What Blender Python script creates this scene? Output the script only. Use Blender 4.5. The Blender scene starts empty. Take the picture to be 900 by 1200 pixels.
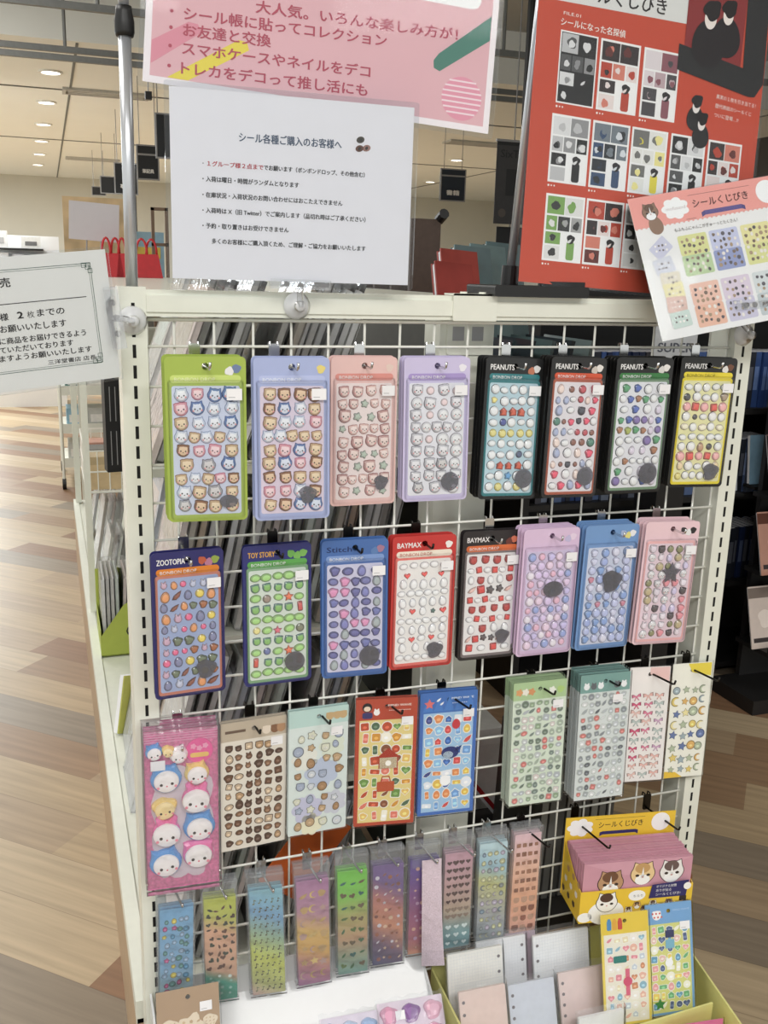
import bpy, math, random
from mathutils import Matrix, Vector, Euler
from mathutils.geometry import tessellate_polygon
random.seed(7)
scene = bpy.context.scene
COL = scene.collection
R = math.radians

# ------------------------------------------------------------------ camera
cam_data = bpy.data.cameras.new('camera')
cam_data.sensor_fit = 'VERTICAL'; cam_data.sensor_height = 36.0
cam_data.lens = 1126.91 / 1200 * 36.0
cam_data.clip_start = 0.02; cam_data.clip_end = 100
cam = bpy.data.objects.new('camera', cam_data); COL.objects.link(cam)
rt, dn, fw = (0.94576016, -0.32371948, 0.02726586), (-0.05295402, -0.23642477, -0.97020575), (0.32052082, 0.9161381, -0.24074338)
cam.matrix_world = Matrix(((rt[0], -dn[0], -fw[0], -0.548638), (rt[1], -dn[1], -fw[1], -1.235692),
                           (rt[2], -dn[2], -fw[2], 1.395623), (0, 0, 0, 1)))
scene.camera = cam
# ------------------------------------------------------------------ world, lights, exposure
scene.view_settings.view_transform = 'Standard'
scene.view_settings.look = 'None'
scene.view_settings.exposure = -0.08
scene.view_settings.gamma = 1.0
scene.view_settings.use_curve_mapping = False
w = bpy.data.worlds.new('store_ambient'); scene.world = w; w.use_nodes = True
bg = w.node_tree.nodes['Background']; bg.inputs[0].default_value = (0.98, 1.0, 0.97, 1); bg.inputs[1].default_value = 0.95
def area(name, loc, sx, sy, power, rot=(0, 0, 0), color=(1, .985, .955)):  # area lamps added as fill under the ceiling, not the store's own fixtures
    l = bpy.data.lights.new(name, 'AREA'); l.shape = 'RECTANGLE'; l.size = sx; l.size_y = sy; l.energy = power; l.color = color
    o = bpy.data.objects.new(name, l); COL.objects.link(o); o.location = loc; o.rotation_euler = rot
    return o
area('ceiling_fill_light', (-1.3, -2.9, 3.3), 1.6, .8, 92)  # added fill from behind the camera for the upright faces
area('ceiling_fill_light', (-1.9, .6, 3.35), .6, 1.6, 44)
area('ceiling_fill_light', (.9, -3.0, 3.3), 1.4, .8, 56)  # second added fill behind the camera, to the right
area('ceiling_fill_light', (1.9, .2, 3.35), .6, 1.0, 12)  # added over the right aisle to brighten the books
area('ceiling_fill_light', (-1.6, 4.6, 3.35), .6, 2.4, 70)
area('ceiling_fill_light', (-1.9, 9.5, 2.95), 1.0, 3.0, 270, color=(.92, .97, 1))  # wide lamps added from here on to brighten the far ceiling and wall
area('ceiling_fill_light', (-1.9, 14.5, 2.95), 1.0, 3.0, 270, color=(.92, .97, 1))
area('ceiling_fill_light', (3.6, 13.0, 2.95), 2.0, 3.0, 270, color=(.92, .97, 1))

# ------------------------------------------------------------------ materials
MC = {}
def lin(c):
    return tuple((x / 12.92 if x <= .04045 else ((x + .055) / 1.055) ** 2.4) for x in (v / 255 for v in c)) + (1,)
def mat(name, rgb, rough=.5, metal=0.0, coat=0.0, var=.06, scale=40, bump=0.0, emit=0):
    key = (name, tuple(rgb), rough, metal, coat)
    if key in MC: return MC[key]
    m = bpy.data.materials.new(name); m.use_nodes = True
    nt = m.node_tree; b = nt.nodes['Principled BSDF']
    b.inputs['Roughness'].default_value = rough; b.inputs['Metallic'].default_value = metal
    b.inputs['Coat Weight'].default_value = coat; b.inputs['Coat Roughness'].default_value = .06
    c = lin(rgb)
    if var > 0:
        tc = nt.nodes.new('ShaderNodeTexCoord'); nz = nt.nodes.new('ShaderNodeTexNoise'); nz.inputs['Scale'].default_value = scale
        nt.links.new(tc.outputs['Object'], nz.inputs['Vector'])
        r = nt.nodes.new('ShaderNodeValToRGB')
        r.color_ramp.elements[0].position = .3; r.color_ramp.elements[1].position = .7
        r.color_ramp.elements[0].color = tuple(x * (1 - var) for x in c[:3]) + (1,)
        r.color_ramp.elements[1].color = tuple(min(1, x * (1 + var)) for x in c[:3]) + (1,)
        nt.links.new(nz.outputs['Fac'], r.inputs['Fac']); nt.links.new(r.outputs['Color'], b.inputs['Base Color'])
        if bump:
            bp = nt.nodes.new('ShaderNodeBump'); bp.inputs['Strength'].default_value = bump; bp.inputs['Distance'].default_value = .002
            nt.links.new(nz.outputs['Fac'], bp.inputs['Height']); nt.links.new(bp.outputs['Normal'], b.inputs['Normal'])
    else:
        b.inputs['Base Color'].default_value = c
    if emit:
        b.inputs['Emission Color'].default_value = c; b.inputs['Emission Strength'].default_value = emit
    MC[key] = m
    return m
def clear(name, tint=(252, 253, 254), haze=.03, ior=1.3, rough=.08, wrinkle=0.0, wscale=25):
    if name in MC: return MC[name]
    m = bpy.data.materials.new(name); m.use_nodes = True; nt = m.node_tree; N = nt.nodes; L = nt.links
    N.remove(N['Principled BSDF']); out = N['Material Output']
    t = N.new('ShaderNodeBsdfTransparent'); t.inputs[0].default_value = lin(tint)
    g = N.new('ShaderNodeBsdfGlossy'); g.inputs['Roughness'].default_value = rough
    d = N.new('ShaderNodeBsdfDiffuse'); d.inputs[0].default_value = (.85, .86, .88, 1)
    f = N.new('ShaderNodeFresnel'); f.inputs[0].default_value = ior
    m1 = N.new('ShaderNodeMixShader'); m1.inputs[0].default_value = haze; L.new(t.outputs[0], m1.inputs[1]); L.new(d.outputs[0], m1.inputs[2])
    m2 = N.new('ShaderNodeMixShader'); L.new(f.outputs[0], m2.inputs[0]); L.new(m1.outputs[0], m2.inputs[1]); L.new(g.outputs[0], m2.inputs[2])
    if wrinkle:
        tc = N.new('ShaderNodeTexCoord'); nz = N.new('ShaderNodeTexNoise'); nz.inputs['Scale'].default_value = wscale
        L.new(tc.outputs['Object'], nz.inputs['Vector'])
        bp = N.new('ShaderNodeBump'); bp.inputs['Strength'].default_value = wrinkle; bp.inputs['Distance'].default_value = .004
        L.new(nz.outputs['Fac'], bp.inputs['Height']); L.new(bp.outputs['Normal'], g.inputs['Normal']); L.new(bp.outputs['Normal'], f.inputs['Normal'])
    L.new(m2.outputs[0], out.inputs[0]); MC[name] = m
    return m
def ramp_mat(name, stops, axis='Z', lo=-.2, hi=0., tilt=0.0, rough=.35):
    """a printed colour blend along the sheet"""
    m = bpy.data.materials.new(name); m.use_nodes = True; nt = m.node_tree; N = nt.nodes; L = nt.links
    b = N['Principled BSDF']; b.inputs['Roughness'].default_value = rough; b.inputs['Coat Weight'].default_value = .3
    tc = N.new('ShaderNodeTexCoord'); sp = N.new('ShaderNodeSeparateXYZ'); L.new(tc.outputs['Object'], sp.inputs[0])
    mr = N.new('ShaderNodeMapRange'); mr.inputs[1].default_value = lo; mr.inputs[2].default_value = hi
    ml = N.new('ShaderNodeMath'); ml.operation = 'MULTIPLY_ADD'; ml.inputs[1].default_value = tilt
    L.new(sp.outputs['X'], ml.inputs[0]); L.new(sp.outputs[axis], ml.inputs[2])
    nz = N.new('ShaderNodeTexNoise'); nz.inputs['Scale'].default_value = 30; L.new(tc.outputs['Object'], nz.inputs['Vector'])
    m3 = N.new('ShaderNodeMath'); m3.operation = 'MULTIPLY_ADD'; m3.inputs[1].default_value = .012; L.new(nz.outputs['Fac'], m3.inputs[0]); L.new(ml.outputs[0], m3.inputs[2])
    L.new(m3.outputs[0], mr.inputs[0])
    r = N.new('ShaderNodeValToRGB'); els = r.color_ramp.elements
    while len(els) < len(stops): els.new(.5)
    for e, (p, c) in zip(els, stops): e.position = p; e.color = lin(c)
    L.new(mr.outputs[0], r.inputs[0]); L.new(r.outputs[0], b.inputs['Base Color'])
    return m
WHITE_METAL = mat('white_enamel', (232, 234, 222), .38, coat=.2, var=.02)
WIRE = mat('white_coated_wire', (240, 240, 232), .35, coat=.2, var=.02)
SLOT = mat('dark_slot', (14, 14, 14), .8)
CHROME = mat('chrome_wire', (215, 215, 215), .18, metal=1, var=.02)
DARKSTEEL = mat('dark_steel_wire', (60, 58, 56), .3, metal=1, var=.02)
BLACK = mat('black_plastic', (24, 24, 25), .45)
CLEAR = clear('clear_blister')
BAG = clear('clear_bag', haze=.015, ior=1.25, rough=.1, wrinkle=.2, wscale=30)
BAGC = clear('crinkled_bag', haze=.09, ior=1.3, rough=.12, wrinkle=.6, wscale=45)
ACRYL = clear('clear_acrylic', haze=.12, rough=.05)
LAMI = clear('laminate_film', haze=.01, rough=.05, ior=1.12)
RUBBER = clear('clear_rubber', tint=(230, 232, 236), haze=.75, ior=1.15, rough=.3)
PAPER = mat('white_paper', (243, 243, 246), .6, var=.015)
INK = mat('black_ink', (28, 28, 30), .6, var=0)
GREYINK = mat('grey_ink', (165, 165, 168), .6, var=0)

# ------------------------------------------------------------------ mesh building
_tx = {}
def text_mesh(body):
    """2D outline of a line of text, unit font size, left aligned on the baseline"""
    if body in _tx: return _tx[body]
    cu = bpy.data.curves.new('lettering', 'FONT'); cu.body = body; cu.size = 1.0; cu.resolution_u = 2
    o = bpy.data.objects.new('lettering', cu); COL.objects.link(o)
    dg = bpy.context.evaluated_depsgraph_get(); dg.update()
    me = bpy.data.meshes.new_from_object(o.evaluated_get(dg))
    vs = [(v.co.x, v.co.y) for v in me.vertices]; fs = [tuple(p.vertices) for p in me.polygons]
    bpy.data.objects.remove(o); bpy.data.meshes.remove(me); bpy.data.curves.remove(cu)
    _tx[body] = (vs, fs)
    return _tx[body]
class MB:
    """collects shapes; front coordinates are u right, v up, w towards the viewer (-Y)"""
    def __init__(s): s.v = []; s.f = []; s.m = []; s.mats = []
    def mi(s, m):
        if m not in s.mats: s.mats.append(m)
        return s.mats.index(m)
    def add(s, vs, fs, m, M=None):
        o = len(s.v); i = s.mi(m)
        s.v += [tuple(M @ Vector(p)) for p in vs] if M else [tuple(p) for p in vs]
        for f in fs: s.f.append(tuple(k + o for k in f)); s.m.append(i)
        return s
    def box(s, x0, x1, y0, y1, z0, z1, m, M=None):
        vs = [(x0, y0, z0), (x1, y0, z0), (x1, y1, z0), (x0, y1, z0), (x0, y0, z1), (x1, y0, z1), (x1, y1, z1), (x0, y1, z1)]
        return s.add(vs, [(0, 3, 2, 1), (4, 5, 6, 7), (0, 1, 5, 4), (1, 2, 6, 5), (2, 3, 7, 6), (3, 0, 4, 7)], m, M)
    def tube(s, pts, r, m, n=8):
        P = [Vector(p) for p in pts]; vs = []; fs = []
        up = None
        for k, p in enumerate(P):
            d = (P[min(k + 1, len(P) - 1)] - P[max(k - 1, 0)]).normalized()
            if up is None: up = d.orthogonal().normalized()
            up = (up - d * up.dot(d)).normalized(); sd = d.cross(up)
            rr = r[k] if isinstance(r, (list, tuple)) else r
            vs += [p + (up * math.cos(a) + sd * math.sin(a)) * rr for a in (2 * math.pi * j / n for j in range(n))]
        for k in range(len(P) - 1):
            for j in range(n):
                a, b = k * n + j, k * n + (j + 1) % n
                fs.append((a, b, b + n, a + n))
        fs.append(tuple(range(n))[::-1]); fs.append(tuple(range((len(P) - 1) * n, len(P) * n)))
        return s.add(vs, fs, m)
    def plate(s, outline, w0, w1, m, hole=None):
        """flat outline (u,v) counter-clockwise, thick from w0 to w1; optional hole outline"""
        loops = [outline] + ([hole] if hole else [])
        flat = [p for l in loops for p in l]; n = len(flat)
        tri = tessellate_polygon([[Vector((p[0], p[1], 0)) for p in l] for l in loops])
        vs = [(p[0], -w1, p[1]) for p in flat] + [(p[0], -w0, p[1]) for p in flat]; fs = []
        for t in tri:
            a, b, c = (flat[i] for i in t)
            if (b[0] - a[0]) * (c[1] - a[1]) - (b[1] - a[1]) * (c[0] - a[0]) < 0: t = t[::-1]
            fs.append(tuple(t)); fs.append(tuple(i + n for i in t[::-1]))
        o = 0
        for l in loops:
            k = len(l)
            for i in range(k): fs.append((o + i, o + i + n, o + (i + 1) % k + n, o + (i + 1) % k))
            o += k
        return s.add(vs, fs, m)
    def flat(s, outline, w, m):
        """a thin printed patch"""
        return s.add([(p[0], -w, p[1]) for p in outline], [tuple(range(len(outline)))], m)
    def shell(s, rings, m, cap=True):
        """rings of equal count [(outline, w)] skinned together"""
        n = len(rings[0][0]); vs = [(p[0], -w, p[1]) for o, w in rings for p in o]; fs = []
        for k in range(len(rings) - 1):
            for i in range(n): fs.append((k * n + i, k * n + (i + 1) % n, (k + 1) * n + (i + 1) % n, (k + 1) * n + i))
        if cap: fs.append(tuple(range((len(rings) - 1) * n, len(rings) * n)))
        return s.add(vs, fs, m)
    def text(s, body, u, v, h, m, w, width=None, rot=0, align='l', bold=0):
        vs, fs = text_mesh(body)
        if not vs: return s
        x1 = max(p[0] for p in vs); x0 = min(p[0] for p in vs)
        sx = h if width is None else width / max(1e-6, x1 - x0)
        off = -x0 * sx if align == 'l' else -(x0 + x1) / 2 * sx
        ca, sa = math.cos(rot), math.sin(rot)
        for q in ([(0, 0)] if not bold else [(-bold, 0), (bold, 0), (0, bold)]):
            pts = []
            for p in vs:
                a, b = p[0] * sx + off + q[0], p[1] * h + q[1]
                pts.append((u + a * ca - b * sa, -w, v + a * sa + b * ca))
            s.add(pts, fs, m); w += .00003
        return s
    def build(s, name, parent=None, loc=None, rot=None, smooth=False):
        me = bpy.data.meshes.new(name); me.from_pydata(s.v, [], s.f)
        for m in s.mats: me.materials.append(m)
        me.polygons.foreach_set('material_index', s.m)
        if smooth: me.polygons.foreach_set('use_smooth', [True] * len(me.polygons))
        me.update()
        return link(name, me, parent, loc, rot)
def link(name, me, parent=None, loc=None, rot=None):
    o = bpy.data.objects.new(name, me); COL.objects.link(o)
    if parent: o.parent = parent
    if loc is not None: o.location = loc
    if rot is not None: o.rotation_euler = rot
    return o
def tag(o, label=None, cat=None, group=None, kind=None):
    if label: o['label'] = label
    if cat: o['category'] = cat
    if group: o['group'] = group
    if kind: o['kind'] = kind
    return o
def thing(name, label, cat, loc=(0, 0, 0), rot=(0, 0, 0), group=None):
    o = link(name, None, None, loc, tuple(R(a) for a in rot))
    return tag(o, label, cat, group)
def struct(name, mb): return tag(mb.build(name), kind='structure')
def rrect(x0, x1, y0, y1, r, n=4):
    pts = []
    for cx, cy, a0 in ((x1 - r, y0 + r, -90), (x1 - r, y1 - r, 0), (x0 + r, y1 - r, 90), (x0 + r, y0 + r, 180)):
        for k in range(n + 1):
            a = R(a0 + 90 * k / n); pts.append((cx + r * math.cos(a), cy + r * math.sin(a)))
    return pts
def circle(u, v, r, n=14, e=1.0): return [(u + r * math.cos(2 * math.pi * k / n), v + r * e * math.sin(2 * math.pi * k / n)) for k in range(n)]
def rect(x0, x1, y0, y1): return [(x0, y0), (x1, y0), (x1, y1), (x0, y1)]
# plain sticker outlines, unit radius
def outline(kind, n=26):
    P = []; n = 56 if kind == 'cloud' else n
    if kind == 'star':
        return [((1 if k % 2 == 0 else .5) * math.cos(R(90 + 36 * k)), (1 if k % 2 == 0 else .5) * math.sin(R(90 + 36 * k))) for k in range(10)]
    if kind == 'square': return rrect(-.85, .85, -.85, .85, .25)
    if kind == 'oblong': return rrect(-1, 1, -.5, .5, .2)
    if kind == 'tall': return rrect(-.5, .5, -1, 1, .25)
    if kind == 'house': return [(-.8, -.8), (.8, -.8), (.8, .15), (1, .15), (0, 1), (-1, .15), (-.8, .15)]
    if kind == 'leaf': return [(-.9, -.6), (-.2, -.7), (.5, -.2), (.9, .8), (.1, .5), (-.5, .1)]
    if kind == 'note': return [(-.7, -.9), (-.1, -.9), (.05, -.5), (.05, .5), (.6, .25), (.6, .6), (-.05, .95), (-.15, .95), (-.15, -.35), (-.6, -.35)]
    if kind == 'moon':
        return [(math.cos(R(a)), math.sin(R(a))) for a in range(50, 311, 20)] + [(.3 + .8 * math.cos(R(a)), .78 * math.sin(R(a))) for a in range(290, 69, -20)]
    if kind == 'bow':
        return [(0, .2), (.5, .6), (1, .7), (1, -.1), (.5, .05), (.2, 0), (.6, -.8), (.3, -.7), (0, -.15), (-.3, -.7), (-.6, -.8), (-.2, 0), (-.5, .05), (-1, -.1), (-1, .7), (-.5, .6)][::-1]
    for k in range(n):
        a = 2 * math.pi * k / n; d = math.degrees(a)
        def g(c, wd, h):
            x = (d - c + 180) % 360 - 180
            return h * math.exp(-(x / wd) ** 2)
        if kind == 'bear': r = .84 + g(45, 13, .24) + g(135, 13, .24)
        elif kind == 'cat': r = .86 + g(52, 9, .34) + g(128, 9, .34) + g(0, 25, .06) + g(180, 25, .06)
        elif kind == 'bunny': r = .74 + g(63, 9, .6) + g(117, 9, .6)
        elif kind == 'flower': r = .82 + .16 * math.cos(5 * a)
        elif kind == 'heart':
            t = a; x = 16 * math.sin(t) ** 3; y = 13 * math.cos(t) - 5 * math.cos(2 * t) - 2 * math.cos(3 * t) - math.cos(4 * t)
            P.append((-x / 17, y / 17)); continue
        elif kind == 'oval': P.append((math.cos(a), .72 * math.sin(a))); continue
        elif kind == 'egg': P.append((.78 * math.cos(a) * (1 - .12 * math.sin(a)), math.sin(a))); continue
        elif kind == 'cloud': r = .80 + .2 * abs(math.sin(3.5 * a))
        elif kind == 'blob': r = .88 + .09 * math.sin(3 * a + .6) + .05 * math.sin(5 * a)
        else: r = 1
        P.append((r * math.cos(a), r * math.sin(a)))
    return P
def sc(o, s, u=0, v=0, rot=0, ex=1.0):
    c, q = math.cos(rot), math.sin(rot)
    return [(u + s * (p[0] * ex * c - p[1] * q), v + s * (p[0] * ex * q + p[1] * c)) for p in o]
_ol = {}
def OL(k):
    if k not in _ol: _ol[k] = outline(k)
    return _ol[k]
def ink(c, rough=.5):
    g = sum(c) / 3; c = tuple(int(x * .88 + g * .12) for x in c)
    return mat('printed_ink', c, rough, var=0)
def gloss(c): return mat('sticker_resin', c, .22, coat=.6, var=0)
# ------------------------------------------------------------------ stickers
_st = {}
DARK = (50, 42, 44)
def dome_mesh(kind, base, face, rim, eyes):
    """a unit domed sticker: rim, coloured dome, lighter middle, tiny eyes and nose when it is an animal head"""
    key = (kind, base, face, rim, eyes)
    if key in _st: return _st[key]
    o = OL(kind); n = len(o); mb = MB()
    mb.shell([(o, 0), (sc(o, .9), .22)], gloss(rim), cap=False)
    mb.shell([(sc(o, .9), .22), (sc(o, .66), .42)], gloss(base), cap=False)
    mb.shell([(sc(o, .66), .42), (sc(o, .35), .5)], gloss(face), cap=True)
    if eyes:
        e = gloss(DARK)
        for sx in (-.3, .3): mb.flat(circle(sx, -.02, .1, 8), .53, e)
        mb.flat(circle(0, -.2, .07, 6), .53, e)
        for sx in (-.5, .5): mb.flat(circle(sx, -.22, .11, 8), .5, gloss((235, 160, 160)))
    o2 = mb.build('sticker', smooth=True); me = o2.data; bpy.data.objects.remove(o2)
    _st[key] = me
    return me
def put_sticker(parent, me, u, v, s, w, rot=0, label=None, ex=1.0):
    o = link('sticker', me, parent, (u, -w, v), (0, -rot, 0)); o.scale = (s * ex, s * .8, s)
    return o
def sheet_of_stickers(parent, pal, rows, u0, u1, v0, v1, w, rng, fill=.8):
    n = len(rows); ph = (v1 - v0) / n
    for i, c in enumerate(rows):
        v = v1 - ph * (i + .5); pw = (u1 - u0) / c
        rowpal = pal[i % len(pal)] if isinstance(pal[0], list) else pal
        for j in range(c):
            kk = rowpal[(j + (rng.randrange(len(rowpal)) if not isinstance(pal[0], list) else 0)) % len(rowpal)]
            kind, base, face, rim, eyes, size = kk
            gy = sum(base) / 3; base = tuple(int(a * .8 + gy * .2) for a in base); rim = tuple(int(a * .85 + b * .15) for a, b in zip(rim, base))
            s = min(pw, ph) * .5 * fill * size * rng.uniform(.9, 1.06)
            put_sticker(parent, dome_mesh(kind, base, face, rim, eyes), u0 + pw * (j + .5) + rng.uniform(-.06, .06) * pw, v + rng.uniform(-.06, .06) * ph, s, w, rng.uniform(-.18, .18))

# ------------------------------------------------------------------ hooks
def hook(x, zw, length, label, dark=False, drop=.016, dx=0.0, group='single prong hooks on the wire grid'):
    m = DARKSTEEL if dark else CHROME
    t = thing('display_hook', label, 'hook', (x, 0, zw), group=group)
    c = MB(); c.plate(rrect(-.007, .007, -.024, .004, .002), .003, .005, m)
    for s in (-.005, .005): c.tube([(s, -.004, .002), (s, -.003, .0055), (s, .003, .0052), (s, .004, -.001)], .0012, m, 6)
    c.build('clip', t)
    p = MB(); p.tube([(0, -.004, -drop), (dx * .5, -length * .5, -drop - .0005), (dx, -length, -drop - .001), (dx, -length - .004, -drop + .001), (dx, -length - .006, -drop + .007)], .0017, m, 7)
    p.build('prong', t, smooth=True)
    return t

# ------------------------------------------------------------------ blister sticker packs
def copy_under(root, parts, group_root):
    for p in parts:
        c = p.copy(); COL.objects.link(c); c.parent = group_root
PW, PH = .094, .195
def bonbon(name, pos, rot, W, H, card, band, sheet, pal, rows, label, group, title=None, title_col=(240, 240, 240), band_text='BONBON DROP', band_ink=(240, 240, 240),
           seal=None, tagpos='r', behind=0, bname='', pitch=.0085, patch=None, frame=None, seed=1, htop=.036, fill=1.0, inner=None):
    rng = random.Random(seed)
    t = thing(name, label, 'sticker pack', pos, rot, group)
    g_ = sum(card) / 3; card = tuple(int(x * .85 + g_ * .15) for x in card); cm = mat('pack_card', card, .4, coat=.3, var=.02); h = W / 2
    hole = circle(0, -.0115, .0042, 12)[::-1]
    bcard = MB().plate(rrect(-h, h, -H, 0, .006), 0, .001, cm, hole).build('backing_card', t)
    bl = MB()
    o1 = rrect(-h + .003, h - .003, -H + .003, -htop + .009, .004); o2 = rrect(-h + .0045, h - .0045, -H + .0045, -htop + .0075, .004)
    o3 = rrect(-h + .007, h - .007, -H + .007, -htop + .005, .004)
    bl.shell([(o1, .0012), (o2, .0062), (o3, .0066)], CLEAR)
    blister = bl.build('blister_cover', t)
    sh = MB().plate(rrect(-h + .0075, h - .0075, -H + .0085, -htop + .002, .003), .001, .0014, mat('sticker_film', sheet, .35, coat=.4, var=.02))
    if inner: sh.plate(rrect(-h + .0045, h - .0045, -H + .0045, -htop + .006, .004), .001, .0012, mat('sticker_film', inner, .4, var=.02))
    sh = sh.build('sticker_sheet', t)
    if band:
        MB().plate(rrect(-h + .006, h - .006, -.0305, -.0215, .0042), .001, .0016, mat('pack_card', band, .35, coat=.4, var=.02)).build('title_band', t)
        if band_text: MB().text(band_text, -h + .011, -.0285, .0062, ink(band_ink), .0018, W * .5).build('lettering', t)
    if title:
        MB().text(title, -h + .007, -.0165, .0105, ink(title_col), .0012, min(.036, len(title) * .0058), bold=.0002).build('lettering', t)
    if patch:
        g = MB()
        for k, c in enumerate(patch): g.flat(sc(OL('blob'), .0058, h - .011 - .0085 * k, -.014 - .003 * (k % 2), k), .0013 + .0001 * k, ink(c))
        g.build('header_print', t)
    sheet_of_stickers(sh, pal, rows, -h + .009, h - .009, -H + .0105, -htop, .0014, rng, fill)
    if seal:
        o = MB(); su, sv, sr, kind = seal
        o.plate(sc(OL(kind), sr, su, sv), .0051, .0057, SMOKE)
        tag(o.build('round_seal', t), 'smoky see-through seal sticker')
    if tagpos:
        u = h - .0235 if tagpos == 'r' else -h + .006
        pt = MB().plate(rrect(u, u + .018, -htop - .0145, -htop - .001, .0006), .0066, .0070, PAPER)
        pt.flat(rect(u + .002, u + .010, -htop - .0115, -htop - .0108), .0071, GREYINK)
        pt.build('price_tag', t)
    ordn = ['second', 'third', 'fourth', 'fifth', 'sixth']
    for k in range(behind):
        r2 = link('sticker_pack', None, None, Vector(pos) + Vector((rng.uniform(-.0016, .0004), pitch * (k + 1), rng.uniform(-.001, .0015))), tuple(R(a + rng.uniform(-.12, .12)) for a in rot))
        tag(r2, f'{ordn[k]} of the {bname} sticker packs on their hook, counted from the front', 'sticker pack', group)
        copy_under(t, [bcard, blister], r2)
    return t
SMOKE = clear('smoky_film', tint=(176, 172, 182), haze=.12, rough=.1)

# colours for the stickers: (outline, dome, middle, rim, is animal, size)
TAN = ('bear', (205, 170, 125), (236, 215, 180), (120, 84, 58), 1, 1.05); BRN = ('bear', (150, 100, 66), (230, 200, 165), (86, 56, 40), 1, 1.05)
WCAT = ('cat', (205, 215, 232), (240, 242, 246), (120, 135, 165), 1, 1.0); BCAT = ('cat', (90, 125, 185), (222, 228, 240), (60, 80, 130), 1, 1.05)
PBUN = ('bear', (228, 150, 165), (244, 216, 218), (170, 92, 112), 1, 1.0); GCAT = ('cat', (165, 165, 170), (216, 212, 210), (104, 102, 108), 1, 1.0)
ROSE = ('bear', (205, 160, 155), (240, 220, 212), (130, 78, 76), 1, 1.05); ROSE2 = ('bear', (228, 190, 180), (245, 228, 222), (150, 96, 92), 1, .95)
GBEAR = ('bear', (200, 200, 205), (238, 236, 238), (122, 118, 126), 1, 1.05); GROUND = ('round', (215, 215, 218), (240, 240, 240), (140, 138, 144), 1, .95)
def R_(k, c, f=None, r=None, s=1.0):
    f = f or tuple(min(255, x + 35) for x in c); c = tuple(int(x * .86 + 24) for x in c); r = r or tuple(int(x * .74) for x in c)
    return (k, c, f, r, 0, s)

# ------------------------------------------------------------------ room
def floor_material():
    m = bpy.data.materials.new('plank_floor'); m.use_nodes = True; nt = m.node_tree; N = nt.nodes; L = nt.links; b = N['Principled BSDF']
    tc = N.new('ShaderNodeTexCoord'); mp = N.new('ShaderNodeMapping'); mp.inputs['Rotation'].default_value = (0, 0, R(42)); L.new(tc.outputs['Object'], mp.inputs[0])
    sp = N.new('ShaderNodeSeparateXYZ'); L.new(mp.outputs[0], sp.inputs[0])
    def math_(op, a, bb=None, c=None):
        n = N.new('ShaderNodeMath'); n.operation = op
        for i, x in enumerate((a, bb, c)):
            if x is None: continue
            if isinstance(x, (int, float)): n.inputs[i].default_value = x
            else: L.new(x, n.inputs[i])
        return n.outputs[0]
    row = math_('DIVIDE', sp.outputs['Y'], .16); rowi = math_('FLOOR', row)
    wn = N.new('ShaderNodeTexWhiteNoise'); wn.noise_dimensions = '1D'; L.new(rowi, wn.inputs['W'])
    col = math_('ADD', math_('DIVIDE', sp.outputs['X'], 1.25), wn.outputs['Value']); coli = math_('FLOOR', col)
    cb = N.new('ShaderNodeCombineXYZ'); L.new(rowi, cb.inputs[0]); L.new(coli, cb.inputs[1])
    w2 = N.new('ShaderNodeTexWhiteNoise'); w2.noise_dimensions = '2D'; L.new(cb.outputs[0], w2.inputs['Vector'])
    r = N.new('ShaderNodeValToRGB'); r.color_ramp.interpolation = 'CONSTANT'; e = r.color_ramp.elements
    cols = [(0, (178, 156, 124)), (.22, (152, 124, 96)), (.4, (142, 128, 110)), (.56, (186, 166, 136)), (.74, (142, 110, 84)), (.88, (168, 146, 118))]
    while len(e) < len(cols): e.new(.5)
    for q, (p, c) in zip(e, cols): q.position = p; q.color = lin(c)
    L.new(w2.outputs['Value'], r.inputs[0])
    m2 = N.new('ShaderNodeMapping'); m2.inputs['Scale'].default_value = (1.2, 22, 1); L.new(mp.outputs[0], m2.inputs[0])
    nz = N.new('ShaderNodeTexNoise'); nz.inputs['Scale'].default_value = 2.2; nz.inputs['Detail'].default_value = 6; L.new(m2.outputs[0], nz.inputs['Vector'])
    gr = N.new('ShaderNodeMapRange'); gr.inputs[1].default_value = .3; gr.inputs[2].default_value = .7; gr.inputs[3].default_value = .8; gr.inputs[4].default_value = 1.1; L.new(nz.outputs['Fac'], gr.inputs[0])
    mx = N.new('ShaderNodeMix'); mx.data_type = 'RGBA'; mx.blend_type = 'MULTIPLY'; mx.inputs[0].default_value = 1
    L.new(r.outputs[0], mx.inputs[6]); L.new(gr.outputs[0], mx.inputs[7])
    fr = math_('FRACT', row); seam = math_('GREATER_THAN', math_('ABSOLUTE', math_('SUBTRACT', fr, .5)), .493)
    mx2 = N.new('ShaderNodeMix'); mx2.data_type = 'RGBA'; L.new(math_('MULTIPLY', seam, .35), mx2.inputs[0]); L.new(mx.outputs[2], mx2.inputs[6]); mx2.inputs[7].default_value = lin((70, 55, 42))
    L.new(mx2.outputs[2], b.inputs['Base Color'])
    b.inputs['Roughness'].default_value = .42; b.inputs['Specular IOR Level'].default_value = .3
    return m
struct('floor', MB().box(-4.5, 14, -5, 19, -.1, 0, floor_material()))
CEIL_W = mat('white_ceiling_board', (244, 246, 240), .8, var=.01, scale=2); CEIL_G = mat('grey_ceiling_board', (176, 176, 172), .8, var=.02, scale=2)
WALLM = mat('beige_wall_paint', (208, 205, 192), .7, var=.02, scale=2)
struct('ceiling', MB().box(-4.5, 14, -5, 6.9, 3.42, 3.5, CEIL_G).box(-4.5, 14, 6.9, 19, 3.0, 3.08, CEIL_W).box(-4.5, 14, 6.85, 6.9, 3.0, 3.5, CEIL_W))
struct('wall_back', MB().box(-4.5, 14, 19, 19.2, 0, 3.1, WALLM))
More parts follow.
